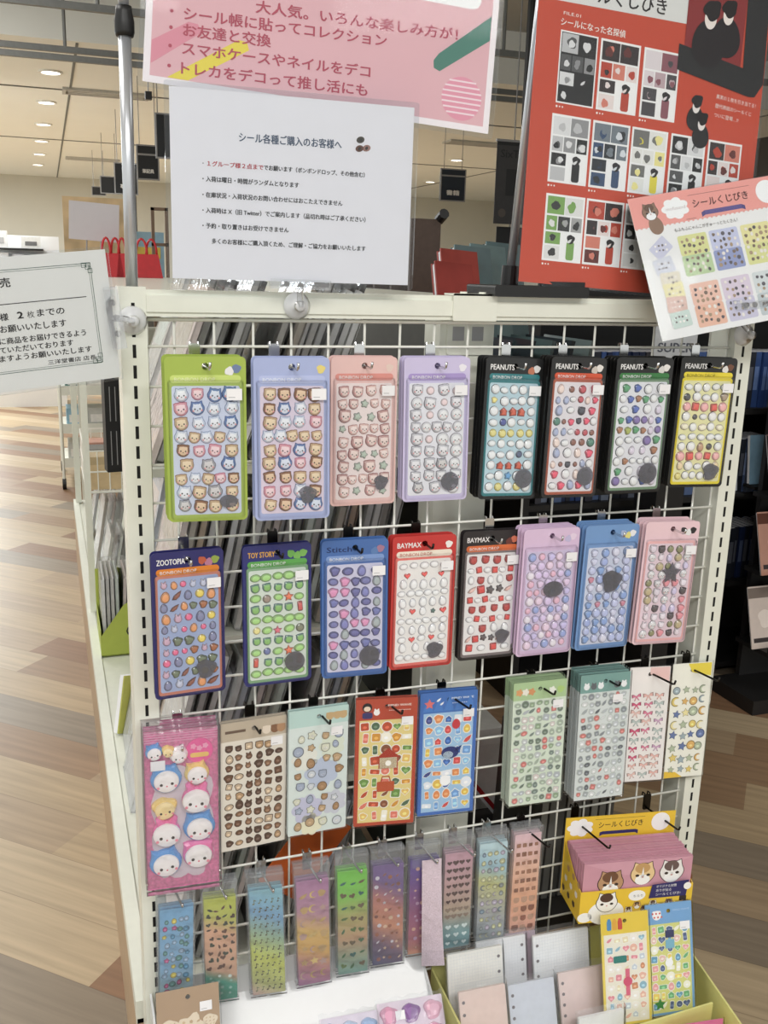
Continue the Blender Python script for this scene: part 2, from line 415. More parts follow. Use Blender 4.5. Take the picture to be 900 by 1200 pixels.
struct('wall_right', MB().box(7.2, 7.4, -5, 12, 0, 3.5, mat('dark_wall_paint', (70, 68, 66), .8)).box(9.0, 9.2, 12, 19, 0, 3.5, WALLM))
tr = MB()
JT = mat('ceiling_joint', (120, 122, 118), .8)
for yy in (9.0, 13.0): tr.box(-4.5, 9, yy, yy + .03, 2.992, 3.0, JT)
for xx in (-3.3, -.24, 3.0, 6.2): tr.box(xx, xx + .02, 6.9, 19, 2.992, 3.0, JT)
struct('trim_1', tr)
# air vents in the ceiling
VENT = mat('grey_vent', (190, 190, 184), .6)
for k, (x, y) in enumerate(((.1, 9.0), (.25, 15.2), (4.6, 10.4), (3.9, 13.6))):
    v = MB()
    for i in range(3): v.box(x - .35, x + .35, y - .1 + i * .08, y - .06 + i * .08, 2.98, 2.999, VENT)
    v.box(x - .4, x + .4, y - .14, y - .11, 2.975, 2.9995, VENT).box(x - .4, x + .4, y + .11, y + .14, 2.975, 2.9995, VENT)
    v.box(x - .4, x - .37, y - .11, y + .11, 2.975, 2.9995, VENT).box(x + .37, x + .4, y - .11, y + .11, 2.975, 2.9995, VENT)
    tag(v.build('air_vent'), ['slim air vent in the white ceiling to the right of the near downlights', 'slim air vent in the white ceiling far down the left aisle',
        'slim air vent in the white ceiling between the pink poster and the red poster', 'farther slim air vent seen between the pink and red posters'][k], 'vent', 'ceiling vents')
# downlights
GLOW = mat('lit_downlight', (255, 250, 238), .5, var=0, emit=6.0)
RIM = mat('downlight_rim', (235, 235, 230), .5)
nth = ['nearest', 'second', 'third', 'fourth', 'fifth', 'farthest']
for k in range(6):
    y = 8.15 + 1.7 * k
    t = thing('downlight', f'round lit ceiling downlight, {nth[k]} in the row above the left aisle', 'ceiling light', (-.41 - .03 * k, y, 3.0), group='downlights above the left aisle')
    b = MB()
    n = 20
    ring = [(math.cos(2 * math.pi * i / n), math.sin(2 * math.pi * i / n)) for i in range(n)]
    vs = [(.1 * c, .1 * s, 0) for c, s in ring] + [(.1 * c, .1 * s, -.015) for c, s in ring] + [(.08 * c, .08 * s, -.015) for c, s in ring] + [(.08 * c, .08 * s, -.004) for c, s in ring]
    b.add(vs, [(q * n + i, q * n + (i + 1) % n, (q + 1) * n + (i + 1) % n, (q + 1) * n + i) for q in range(3) for i in range(n)], RIM)
    b.build('trim_ring', t)
    MB().add([(.08 * c, .08 * s, -.0045) for c, s in ring], [tuple(range(n))[::-1]], GLOW).build('lens', t)
for k, (x, y) in enumerate(((6.0, 15.5), (5.1, 12.2))):
    t = thing('downlight', ['round lit ceiling downlight beside the small dark sign between the posters', 'nearer round lit downlight over the far beige wall'][k], 'ceiling light', (x, y, 3.0), group='downlights over the far wall')
    MB().add([(.08 * c, .08 * s, -.0045) for c, s in ring], [tuple(range(n))[::-1]], GLOW).build('lens', t)
    b = MB(); b.add(vs, [(q * n + i, q * n + (i + 1) % n, (q + 1) * n + (i + 1) % n, (q + 1) * n + i) for q in range(3) for i in range(n)], RIM); b.build('trim_ring', t)
# lighting tracks hung under the ceiling
TRACK = mat('grey_track', (120, 122, 120), .5)
for k, (y, z, lab) in enumerate(((5.06, 2.83, 'grey lighting track, the upper of those crossing the left ceiling'), (6.45, 2.86, 'grey lighting track hanging by a rod, the lower one at left'), (6.42, 2.80, 'thin grey track just below the rod-hung lighting track'))):
    t = thing('lighting_track', lab, 'light track', (0, y, z), group='lighting tracks under the ceiling')
    MB().box(-4.4, 5.5, -.018, .018, -.02, .02, TRACK).build('rail', t)
    if k < 2:
        for x in ((-.33, 1.9) if k else (-.18, 2.4)):
            r = MB(); r.tube([(x, 0, .02), (x, 0, 3.42 - z)], .012, TRACK, 6); r.tube([(x, 0, 3.40 - z), (x, 0, 3.42 - z)], .07, TRACK, 14); r.build('rod', t)

# ------------------------------------------------------------------ end panel rack
rack = thing('wire_grid_rack', 'white slotted-post end rack with wire grid holding the sticker packs', 'display rack')
for sx in (-1, 1):
    b = MB(); x0, x1 = sx * .45 - .016, sx * .45 + .016
    b.plate(rect(x0, x1, 0, 1.372), .002, .014, WHITE_METAL)
    b.box(x0, x0 + .002, -.002, .045, 0, 1.372, WHITE_METAL).box(x1 - .002, x1, -.002, .045, 0, 1.372, WHITE_METAL)
    for k in range(52):
        z = 1.345 - .0251 * k
        if z > .05: b.flat(rect(sx * .45 - .0021, sx * .45 + .0021, z - .008, z + .008), .0143, SLOT)
    b.build('post', rack)
b = MB().box(-.434, .434, -.013, .014, 1.337, 1.369, WHITE_METAL); b.box(-.434, .434, -.016, -.012, 1.3425, 1.3625, WHITE_METAL); b.build('top_beam', rack)
b = MB().plate(rrect(-.032, .033, 1.336, 1.372, .002), .016, .0175, WHITE_METAL); b.box(-.032, .033, -.0175, .016, 1.3695, 1.372, WHITE_METAL)
for x in (-.012, .016): b.tube([(x, -.004, 1.372), (x, -.004, 1.3745)], .005, WHITE_METAL, 10)
b.build('beam_bracket', rack)
b = MB()
for i in range(17):
    x = -.4 + .05 * i; b.tube([(x, .002, .11), (x, .002, 1.334)], .0017, WIRE, 6)
for x in (-.433, .433): b.tube([(x, .002, .11), (x, .002, 1.334)], .0017, WIRE, 6)
for j in range(24):
    z = 1.3 - .05 * j; b.tube([(-.438, -.0016, z), (.438, -.0016, z)], .0019, WIRE, 6)
b.tube([(-.438, -.0016, 1.333), (.438, -.0016, 1.333)], .0025, WIRE, 6)
b.build('wire_grid', rack, smooth=True)

# ------------------------------------------------------------------ sticker packs, two rows of blister packs
G1, G2 = 'blister sticker packs on the top hook row', 'blister sticker packs on the second hook row'
SN = R_('round', (236, 236, 238), (250, 250, 250), (70, 70, 76), 1.0); SN2 = R_('oval', (226, 228, 232), (248, 248, 248), (80, 84, 92), 1.0)
REDH = R_('house', (205, 62, 40), (228, 110, 84), (110, 40, 30), .95); YEL = R_('round', (225, 205, 90), (240, 228, 150), (160, 140, 60), .85)
sealc = (.022, -.166, .0135, 'round')
packs = [
 ('lime green', (-.3773, -.1004, 1.2962), (-1, -.2, -4.7), .0940, .1966, dict(card=(168, 194, 66), band=(204, 222, 120), sheet=(206, 214, 234), pal=[TAN, WCAT, BCAT, BRN, PBUN, GCAT, TAN, WCAT], rows=[4, 4, 4, 5, 4, 3, 5, 4, 4], fill=1.14,
   band_ink=(235, 240, 190), seal=(.024, -.172, .011, 'oval'), patch=[(110, 130, 170), (235, 235, 235)], behind=2, pitch=.010), 'lime green sticker pack with animal heads on pale blue, front of its hook', G1),
 ('periwinkle blue', (-.2753, -.1051, 1.2954), (-2.3, -.2, -2.4), .0929, .1975, dict(card=(166, 180, 228), band=(186, 196, 234), sheet=(224, 210, 226), pal=[BRN, PBUN, WCAT, TAN, BCAT, BRN, TAN, PBUN], rows=[4, 4, 4, 5, 4, 4, 4, 4, 4], fill=1.14,
   band_ink=(235, 240, 250), seal=(.018, -.166, .012, 'blob'), patch=[(236, 216, 120)], behind=1, pitch=.011), 'periwinkle blue sticker pack with brown and pink heads beside the lime green one', G1),
 ('salmon pink', (-.16, -.0311, 1.2894), (-2.5, .5, 3.0), .0926, .1963, dict(card=(240, 196, 190), band=(224, 148, 138), sheet=(242, 228, 226), pal=[ROSE, ROSE2, ROSE, ROSE, R_('flower', (150, 165, 150), s=.7)], rows=[4, 5, 4, 5, 4, 5, 4, 5, 4], fill=1.16,
   seal=(.024, -.166, .011, 'blob'), patch=[(236, 208, 196)], behind=1), 'salmon pink sticker pack with rose bear heads, in the top row', G1),
 ('lavender', (-.0587, -.0341, 1.2891), (-2.1, -.3, -2.1), .0938, .1951, dict(card=(206, 196, 236), band=(172, 152, 208), sheet=(236, 236, 242), pal=[GBEAR, GROUND, GCAT, GBEAR, GROUND, GBEAR, R_('round', (214, 190, 190), s=.6)], rows=[4, 4, 4, 5, 4, 4, 4, 4, 3], fill=1.16,
   seal=(.02, -.168, .013, 'round'), patch=[(240, 238, 248)], behind=2, pitch=.0095), 'lavender sticker pack with pale grey bear heads, in the top row', G1),
 ('black with teal band', (.0554, -.0376, 1.288), (-3, 2.2, .8), .0890, .1957, dict(card=(24, 25, 27), band=(46, 126, 132), sheet=(190, 216, 226), inner=(46, 126, 132), pal=[[SN, SN2, SN, SN, R_('blob', (120, 120, 126))], [R_('blob', (228, 206, 120), s=.8), SN, SN2, SN, SN], [SN, REDH, REDH, REDH, SN], [SN2, R_('round', (52, 62, 130), s=.8), SN, SN2, SN], [YEL] * 5, [SN2, SN, SN2, SN, SN], [SN, SN2, SN, R_('round', (60, 70, 100), s=.7), SN2], [SN, REDH, REDH, REDH, SN], [SN2, SN, R_('flower', (80, 140, 190)), SN, SN2], [SN, YEL, SN, YEL, SN]], rows=[5] * 10,
   title='PEANUTS', seal=sealc, patch=[(225, 225, 225), (200, 120, 90)], behind=3), 'black sticker pack with a teal title band and pale blue sheet', G1),
 ('black with orange band', (.1448, -.0552, 1.2904), (-2, 2.1, 3.5), .0900, .1967, dict(card=(26, 24, 24), band=(216, 84, 48), sheet=(236, 232, 236), inner=(176, 92, 66), pal=[R_('round', (60, 110, 92)), R_('bear', (46, 46, 56)), R_('round', (170, 56, 66), s=.8), SN, R_('egg', (226, 200, 190)), R_('blob', (214, 66, 92)), R_('egg', (150, 160, 190)), SN2, R_('round', (120, 70, 56), s=.7)], rows=[4, 6, 4, 6, 6, 5, 4, 6, 4, 5],
   title='PEANUTS', seal=sealc, patch=[(235, 230, 225), (210, 200, 190)], behind=4), 'black sticker pack with an orange title band and white sheet', G1),
 ('black with green band', (.246, -.063, 1.2906), (.6, .6, .8), .094, .1955, dict(card=(24, 25, 24), band=(52, 124, 62), sheet=(238, 238, 243), inner=(120, 150, 120), pal=[R_('blob', (62, 84, 160)), R_('blob', (70, 140, 92)), SN, R_('egg', (200, 190, 205)), R_('round', (110, 90, 150)), SN2, R_('blob', (150, 96, 64)), SN, R_('blob', (150, 160, 70))], rows=[4, 6, 4, 6, 6, 5, 4, 6, 4, 5],
   title='PEANUTS', seal=(.02, -.166, .0155, 'round'), patch=[(235, 232, 228), (220, 218, 214)], behind=4), 'black sticker pack with a dark green title band and white sheet', G1),
 ('black with yellow band', (.3706, -.0413, 1.2886), (0, 1.2, -3.4), .0943, .1948, dict(card=(24, 24, 22), band=(238, 218, 52), sheet=(238, 234, 178), inner=(238, 218, 52), pal=[[SN2, SN, SN, SN2], [R_('round', (50, 50, 54), s=.75), SN, SN2, SN, R_('blob', (150, 130, 110))], [R_('round', (234, 160, 160)), R_('square', (206, 70, 60))] * 3, [SN, R_('round', (52, 50, 54), s=.6), SN2, SN, SN], [R_('oval', (228, 214, 190)), SN] * 3, [SN2] * 5, [SN, SN, R_('egg', (170, 130, 100)), R_('round', (52, 50, 54), s=.7)], [R_('round', (234, 160, 160)), R_('square', (206, 70, 60))] * 3, [R_('egg', (214, 190, 150)), SN, SN2, SN], [YEL, SN, SN, SN, SN]], rows=[5, 5, 5, 5, 5, 5, 5, 5, 5, 6],
   title='PEANUTS', band_ink=(120, 104, 20), seal=(.022, -.170, .0145, 'blob'), patch=[(120, 78, 56), (230, 228, 224)], behind=3), 'black sticker pack with a yellow title band and pale yellow sheet', G1),
 ('navy with orange band', (-.3963, -.0478, 1.0473), (-1.3, .1, 5.2), .093, .1962, dict(card=(38, 38, 112), band=(226, 134, 44), sheet=(168, 184, 220), inner=(205, 130, 110), pal=[R_('egg', (214, 140, 84)), R_('blob', (150, 84, 48)), R_('bunny', (176, 180, 200)), R_('round', (226, 90, 130), s=.7), R_('round', (226, 196, 80), s=.8), R_('blob', (92, 104, 80)), R_('egg', (112, 116, 150)), R_('leaf', (120, 62, 44), s=1.1), R_('bunny', (186, 150, 170))], rows=[6, 5, 6, 5, 6, 5, 6, 5, 6, 5],
   title='ZOOTOPIA', seal=(.020, -.160, .0145, 'blob'), patch=[(150, 170, 70), (190, 120, 150), (200, 90, 60)], behind=1, pitch=.012), 'navy sticker pack with an orange title band, leftmost in the second row', G2),
 ('navy with green band', (-.2775, -.037, 1.0451), (-1.3, -.2, 1.5), .093, .1961, dict(card=(42, 48, 128), band=(96, 170, 86), sheet=(226, 234, 226), inner=(130, 170, 130), pal=[[R_('oval', (150, 196, 112), s=1.1)] * 5, [R_('bear', (104, 150, 122), (150, 200, 120), (60, 84, 110))] * 5, [R_('oval', (150, 196, 112), s=1.1), R_('round', (140, 120, 110), s=.8), R_('oval', (150, 196, 112)), R_('star', (226, 100, 66)), R_('oval', (150, 196, 112))], [R_('bear', (104, 150, 122), (150, 200, 120), (60, 84, 110))] * 4 + [R_('tall', (190, 70, 70))], [R_('oval', (150, 196, 112), s=1.1)] * 5, [R_('round', (226, 206, 130), s=.7), R_('oval', (150, 196, 112)), R_('star', (206, 90, 110)), R_('oval', (150, 196, 112)), R_('round', (110, 110, 90), s=.8)], [R_('bear', (104, 150, 122), (150, 200, 120), (60, 84, 110))] * 5, [R_('oval', (150, 196, 112)), R_('round', (90, 100, 150), s=.7), R_('oval', (150, 196, 112)), R_('star', (226, 100, 66))], [R_('tall', (196, 70, 60)), R_('bear', (104, 150, 122), (150, 200, 120), (60, 84, 110)), R_('bear', (104, 150, 122), (150, 200, 120), (60, 84, 110)), R_('oval', (150, 196, 112))], [R_('oval', (150, 196, 112), s=1.1)] * 5], rows=[5] * 10,
   title='TOY STORY', title_col=(236, 176, 60), seal=(.022, -.165, .014, 'round'), patch=[(124, 190, 90), (124, 190, 90), (110, 180, 84)], behind=1), 'navy sticker pack with a green title band and rows of green blobs', G2),
 ('royal blue', (-.1706, -.0402, 1.0455), (-1.9, -.4, -3.7), .093, .196, dict(card=(64, 110, 186), band=(128, 158, 212), sheet=(218, 216, 238), pal=[R_('oval', (84, 84, 140)), R_('blob', (92, 98, 156)), R_('egg', (110, 112, 170)), R_('blob', (84, 84, 140)), R_('oval', (96, 98, 150)), R_('blob', (206, 130, 170)), R_('egg', (150, 160, 160))], rows=[4, 5, 5, 5, 5, 5, 5, 5, 5, 5], fill=1.04,
   title='Stitch', title_col=(26, 46, 104), seal=(.020, -.166, .0145, 'round'), patch=[(170, 120, 150), (90, 130, 190)], behind=1), 'royal blue sticker pack with indigo stickers on pale lilac, second row', G2),
 ('bright red', (-.0702, -.0424, 1.0455), (-.5, .1, -1), .0941, .195, dict(card=(218, 50, 48), band=(246, 236, 220), sheet=(247, 245, 242), inner=(236, 120, 110), pal=[[R_('oval', (238, 238, 238), r=(150, 150, 156))] * 6, [R_('heart', (226, 70, 66), s=.8)] * 3, [R_('egg', (236, 236, 238), r=(160, 160, 166), s=1.1)] * 5, [R_('oval', (238, 238, 238), r=(150, 150, 156))] * 6, [R_('egg', (230, 230, 234), r=(160, 160, 166), s=1.1)] * 5, [R_('egg', (236, 236, 238), r=(150, 150, 156)), R_('heart', (226, 70, 66), s=.8), R_('egg', (236, 236, 238), r=(150, 150, 156)), R_('flower', (60, 90, 84), s=.7), R_('heart', (226, 70, 66), s=.8)], [R_('oval', (238, 238, 238), r=(150, 150, 156))] * 6, [R_('egg', (232, 232, 236), r=(150, 150, 156), s=1.1)] * 5, [R_('oval', (238, 238, 238), r=(150, 150, 156)), R_('heart', (226, 70, 66), s=.8)] * 3, [R_('egg', (236, 236, 238), r=(160, 160, 166), s=1.1)] * 4, [R_('oval', (238, 238, 238), r=(150, 150, 156))] * 6], rows=[5, 3, 5, 6, 5, 5, 6, 5, 5, 4, 6],
   title='BAYMAX', band_ink=(200, 70, 60), seal=(.019, -.168, .0135, 'blob'), patch=[(246, 240, 236)], behind=2), 'bright red sticker pack with white domes and small red hearts', G2),
 ('black with copper band', (.0447, -.018, 1.0390), (-1.9, .9, .6), .0932, .1952, dict(card=(44, 38, 40), band=(226, 116, 66), sheet=(247, 245, 244), inner=(130, 120, 120), pal=[[R_('bear', (180, 48, 48), (200, 80, 76))] * 3, [R_('oval', (232, 232, 234)), R_('square', (206, 60, 56), s=.9)] * 3, [R_('egg', (230, 230, 234)), R_('bear', (180, 48, 48), (200, 80, 76)), R_('egg', (230, 230, 234)), R_('egg', (226, 226, 230)), R_('bear', (180, 48, 48), (200, 80, 76))], [R_('leaf', (214, 176, 166)), R_('square', (200, 52, 50)), R_('flower', (70, 62, 64)), R_('flower', (70, 62, 64)), R_('leaf', (214, 170, 160))], [R_('square', (206, 60, 56), s=.9), R_('oval', (232, 232, 234))] * 3], rows=[4, 6, 5, 5, 6, 4, 6, 4, 6, 4],
   title='BAYMAX', title_col=(240, 236, 236), seal=(.022, -.160, .0125, 'blob'), patch=[(226, 120, 90), (120, 60, 50)], behind=1, pitch=.0075), 'black sticker pack with a copper title band and dark red stickers', G2),
 ('pink lilac', (.132, -.0364, 1.0421), (-.7, 1, 2.2), .0937, .1952, dict(card=(226, 194, 228), band=None, sheet=(222, 208, 234), pal=[R_('round', (206, 186, 220)), R_('round', (226, 196, 214)), R_('blob', (190, 180, 220)), R_('round', (230, 214, 232)), R_('round', (140, 156, 206), s=.9), R_('blob', (214, 190, 216)), R_('round', (226, 170, 190), s=.8)], rows=[5, 5, 6, 5, 6, 5, 6, 6, 5, 6, 5], fill=1.1,
   seal=(.006, -.092, .017, 'oval'), patch=[(236, 214, 236), (200, 190, 228)], behind=3), 'pink and lilac sticker pack crowded with pearly round stickers, second row', G2),
 ('sky blue', (.2313, -.0405, 1.0425), (-.4, 1.5, 2.2), .0939, .1951, dict(card=(112, 158, 218), band=None, sheet=(216, 222, 240), pal=[R_('round', (176, 184, 222)), R_('round', (150, 164, 210)), R_('blob', (200, 200, 228)), R_('round', (186, 190, 226)), R_('round', (130, 156, 206)), R_('round', (208, 206, 232)), R_('blob', (120, 150, 200)), R_('blob', (196, 120, 140), s=.8)], rows=[4, 4, 5, 5, 5, 5, 5, 5, 5, 5, 5], fill=1.1,
   seal=(.004, -.086, .019, 'blob'), patch=[(240, 240, 244), (236, 226, 130), (170, 190, 230)], behind=3), 'sky blue sticker pack crowded with periwinkle bead stickers, second row', G2),
 ('blush pink', (.3293, -.0511, 1.0444), (-.4, 2.1, -1.3), .0942, .195, dict(card=(242, 204, 214), band=None, sheet=(240, 218, 228), inner=(246, 190, 190), pal=[GBEAR, R_('bear', (206, 196, 206)), R_('bear', (64, 56, 60)), R_('blob', (214, 130, 140)), R_('bunny', (216, 204, 212)), R_('round', (176, 160, 120)), GROUND, R_('bear', (220, 212, 222)), R_('egg', (196, 186, 216)), R_('round', (120, 120, 80), s=.8)], rows=[5, 5, 5, 4, 5, 5, 5, 5, 5, 5, 5], fill=1.1,
   seal=(.004, -.080, .018, 'star'), patch=[(50, 46, 50), (236, 236, 236), (60, 56, 60)], behind=3), 'blush pink sticker pack with grey and black bear heads, rightmost of the second row', G2),
]
for i, (nm, pos, rot, W_, H_, kw, lab, grp) in enumerate(packs):
    bonbon('sticker_pack', pos, rot, W_, H_, label=lab, group=grp, bname=nm, seed=40 + i, **kw)
    zw = 1.3 if i < 8 else 1.05
    hook(pos[0] + .001, zw, -pos[1] + .024, f'metal hook carrying the {nm} sticker packs', drop=zw - (pos[2] - .0115), dark=i in (9, 10, 11))
# ------------------------------------------------------------------ flat sticker sheets, third row
def icons(mb, kinds, cols, u0, u1, v0, v1, nx, ny, w, rng, fill=.85, rim=None, jit=.08, rot=.25, two=True):
    pw, ph = (u1 - u0) / nx, (v1 - v0) / ny; k = 0
    for j in range(ny):
        for i in range(nx):
            kd = kinds[rng.randrange(len(kinds))]; c = cols[rng.randrange(len(cols))]
            s = min(pw, ph) * .5 * fill * rng.uniform(.8, 1.08); a = rng.uniform(-rot, rot)
            u = u0 + pw * (i + .5) + rng.uniform(-jit, jit) * pw; v = v1 - ph * (j + .5) + rng.uniform(-jit, jit) * ph
            mb.flat(sc(OL(kd), s, u, v, a), w, ink(rim or (tuple(int(x * .68) for x in c) if two else c)))
            if two:
                mb.flat(sc(OL(kd), s * .82, u, v, a), w + .0001, ink(c))
                if kd not in ('star', 'bow', 'note', 'leaf', 'moon'): mb.flat(sc(OL('oval'), s * .36, u, v - s * .12, a), w + .0002, ink(tuple(min(255, x + 40) for x in c)))
            k += 1
def flatpack(label, pos, rot, W, H, header, hh, sheet, draw, behind=0, bname='', pitch=.004, group=None, hdraw=None, holed=True, bag=BAG, tagat=None, thick=.0012, border=0.0, bordercol=None, name='sticker_sheet_pack', cat='sticker pack'):
    dd = lambda c: c and tuple(int(x * .84 + sum(c) / 3 * .16) for x in c)
    header, sheet, bordercol = dd(header), dd(sheet), dd(bordercol)
    t = thing(name, label, cat, pos, rot, group); h = W / 2
    hole = circle(0, -.0125, .0034, 10)[::-1] if holed else None
    hc = MB().plate(rrect(-h, h, -hh, 0, .0015), 0, thick, mat('header_card', header, .45, coat=.2, var=.02), hole)
    if hdraw: hdraw(hc, h, thick)
    hd = hc.build('header_card', t)
    sm = mat('printed_sheet', sheet, .45, coat=.25, var=.015)
    bm = mat('header_card', bordercol, .45, coat=.2, var=.02) if bordercol else sm
    sb = MB().plate(rrect(-h, h, -H, -hh, .0015), 0, thick, bm)
    if border: sb.flat(rect(-h + border, h - border, -H + border, -hh - .0002), thick + .0001, sm)
    plain = sb.build('sheet', t); plain_copy = plain.data
    if draw:
        draw(sb, h, H, thick + .0003); nb = sb.build('sheet', t); bpy.data.objects.remove(plain); front = nb
    else: front = plain
    bags = []
    if bag:
        b = MB(); b.shell([(rrect(-h - .002, h + .002, -H - .002, .002, .001), -.0003), (rrect(-h - .0022, h + .0022, -H - .0022, .002, .001), thick + .0004), (rrect(-h - .001, h + .001, -H - .001, .001, .001), thick + .0009)], bag)
        bags.append(b.build('clear_sleeve', t))
    if tagat:
        pt = MB().plate(rrect(tagat[0], tagat[0] + .017, tagat[1] - .013, tagat[1], .0005), thick + .0010, thick + .0013, PAPER)
        pt.flat(rect(tagat[0] + .002, tagat[0] + .010, tagat[1] - .0105, tagat[1] - .0098), thick + .0014, GREYINK); pt.build('price_tag', t)
    ordn = ['second', 'third', 'fourth', 'fifth', 'sixth', 'seventh']
    for k in range(behind):
        r2 = link(name, None, None, Vector(pos) + Vector((random.uniform(-.0012, .0008), pitch * (k + 1), random.uniform(0, .0022))), tuple(R(a) for a in rot))
        tag(r2, f'{ordn[k]} of the {bname} on one hook, counted from the front', cat, group)
        copy_under(t, [hd] + bags, r2)
        o = bpy.data.objects.new('sheet', plain_copy); COL.objects.link(o); o.parent = r2
    return t
G3 = 'flat sticker sheets on the third hook row'
rg = random.Random(3)
# puffy pack
def puffy_pack():
    pos, rot, W, H = (-.4085, -.035, .7963), (-.7, .3, -2.5), .0982, .238
    t = thing('puffy_sticker_pack', 'large hot pink puffy sticker pack with animal heads beside the left post', 'sticker pack', pos, rot, G3); h = W / 2
    cm = mat('foil_card', (226, 108, 165), .3, coat=.4, var=.25, scale=220)
    hole = circle(0, -.026, .0035, 10)[::-1]
    c = MB().plate(rrect(-h, h, -H, 0, .001), 0, .001, cm, hole)
    for k in range(5): c.flat(rect(-h, h, -.0035 * k - .003, -.0035 * k - .0018), .0011, ink((240, 160, 200)))
    card = c.build('backing_card', t)
    s = MB(); o = []
    pts = [(math.cos(a), math.sin(a)) for a in (2 * math.pi * k / 60 for k in range(60))]
    sc_ = [((h - .010) * max(-1, min(1, 1.25 * x)) + .003 * math.cos(k * 1.26), -.138 + .083 * max(-1, min(1, 1.2 * y)) + .003 * math.sin(k * 1.26)) for k, (x, y) in enumerate(pts)]
    s.flat(sc_, .0013, ink((226, 206, 218))); s = s.build('sticker_sheet', t)
    B, Y, P_, Wh = (92, 160, 226), (246, 214, 130), (240, 120, 180), (250, 246, 246)
    for kind, ear, u, v, sz in (('cat', B, -.021, -.070, .020), ('cat', Y, .020, -.066, .016), ('bunny', P_, .018, -.104, .022), ('blob', Y, -.024, -.113, .016), ('bunny', P_, -.022, -.150, .022),
                                ('cat', B, .022, -.147, .021), ('cat', B, -.024, -.196, .021), ('bear', P_, .020, -.188, .022), ('cat', B, -.036, -.029, .011), ('blob', Y, -.018, -.029, .008), ('cat', Wh, -.004, -.036, .012)):
        o = OL(kind); g = MB(); n = len(o)
        g.shell([(sc(o, sz * 1.16), 0), (sc(o, sz * 1.12), .004), (sc(o, sz * .95), .007)], gloss(ear), cap=True)
        f = OL('round'); fo = sc(f, sz * .80, 0, -sz * .06, 0, 1.06)
        face = Wh if kind != 'blob' else (250, 228, 170)
        g.shell([(fo, .0066), (sc(f, sz * .75, 0, -sz * .06, 0, 1.06), .0086), (sc(f, sz * .45, 0, -sz * .08, 0, 1.06), .0098)], gloss(face), cap=True)
        for sx in (-1, 1):
            g.flat(circle(sx * sz * .36, -sz * .2, sz * .105, 10), .0100, gloss((36, 30, 34))); g.flat(circle(sx * sz * .58, -sz * .42, sz * .1, 8), .0096, gloss((246, 150, 170)))
        g.flat(circle(0, -sz * .34, sz * .06, 8), .0102, gloss((226, 110, 130)))
        ob = g.build('puffy_sticker', s, (u, -.0014, v), (0, random.uniform(-.2, .2), 0), smooth=False)
    r = MB(); r.shell([(circle(.024, -.034, .0185, 26), .0012), (circle(.024, -.034, .018, 26), .0022)], gloss((240, 90, 165)))
    r.plate(rrect(.0115, .0365, -.043, -.0365, .003), .0022, .0027, gloss((246, 206, 110)))
    for k in range(3): r.flat(sc(OL('flower'), .0045, .016 + .008 * k, -.027 - .003 * (k % 2)), .0024, gloss((250, 170, 206)))
    r.build('round_emblem', t)
    MB().plate(rrect(-h + .008, -h + .027, -.054, -.040, .0005), .0085, .0089, PAPER).build('price_tag', t)
    b = MB(); b.shell([(rect(-h - .002, h + .002, -H - .002, .004), 0), (rect(-h - .002, h + .002, -H - .002, .004), .0105), (rect(-h + .001, h - .001, -H + .002, .001), .0125)], BAGC); bg_ = b.build('clear_sleeve', t)
    for k in range(2):
        r2 = link('puffy_sticker_pack', None, None, Vector(pos) + Vector((.0005, .0105 * (k + 1), .0025 * (k + 1))), tuple(R(a) for a in rot))
        tag(r2, f'hot pink puffy sticker pack hanging {["directly behind the front one", "rearmost behind the front hot pink ones"][k]}', 'sticker pack', G3); copy_under(t, [card, bg_], r2)
puffy_pack()
hook(-.409, .8, .045, 'metal hook carrying the hot pink puffy packs', drop=.030)
BRS = [(150, 110, 80), (196, 160, 120), (120, 84, 62), (214, 190, 160), (100, 74, 60)]
def d_brown(mb, h, H, w): icons(mb, ['bear', 'bear', 'blob', 'egg', 'oval', 'square', 'bunny'], BRS, -h + .004, h - .004, -H + .004, -.032, 6, 11, w, rg, .98, rim=(92, 68, 54))
def h_brown(mb, h, t):
    mb.flat(rect(-h + .006, -.012, -.016, -.012), t + .0002, ink((120, 96, 80)))
    for u, c in ((.018, (240, 226, 206)), (.030, (150, 106, 76)), (.039, (196, 150, 110))): mb.flat(sc(OL('bear'), .0075, u, -.018), t + .0002 + u * .001, ink(c))
flatpack('beige sheet of small brown bear stickers, between the hot pink pack and the mint sheet', (-.3093, -.035, .7967), (.8, .5, 4.8), .0936, .1972, (206, 190, 166), .028, (240, 232, 218), d_brown, 2, 'beige bear sticker sheets', group=G3, hdraw=h_brown, tagat=(.024, -.030))
hook(-.309, .8, .052, 'metal hook carrying the beige bear sheets', dark=True, drop=.0158, dx=.004)
def d_mint(mb, h, H, w):
    for u, v, s, c in ((.005, -.10, .026, (196, 206, 226)), (-.015, -.155, .024, (206, 206, 228)), (.024, -.15, .02, (210, 212, 222)), (-.02, -.075, .02, (236, 236, 226)), (.02, -.06, .02, (226, 232, 214)), (-.01, -.18, .018, (240, 236, 206))): mb.flat(sc(OL('cloud'), s, u, v), w, ink(c))
    icons(mb, ['bear', 'bear', 'blob', 'flower', 'round', 'egg'], [(186, 146, 106), (206, 176, 136), (216, 220, 226), (226, 226, 206), (176, 186, 206)], -h + .006, h - .006, -H + .006, -.032, 4, 8, w + .0004, rg, .8, jit=.2)
def h_mint(mb, h, t):
    for u in (.016, .027, .036): mb.flat(sc(OL('bear'), .007, u, -.014), t + .0002 + u * .002, ink((214, 180, 130)))
flatpack('pale mint sheet with brown bears among pastel flowers, left of the orange-red sheet', (-.2169, -.035, .8018), (0, .4, 2.5), .0876, .1943, (196, 226, 218), .026, (226, 236, 232), d_mint, 1, 'pale mint bear sticker sheets', group=G3, hdraw=h_mint, tagat=(.018, -.031))
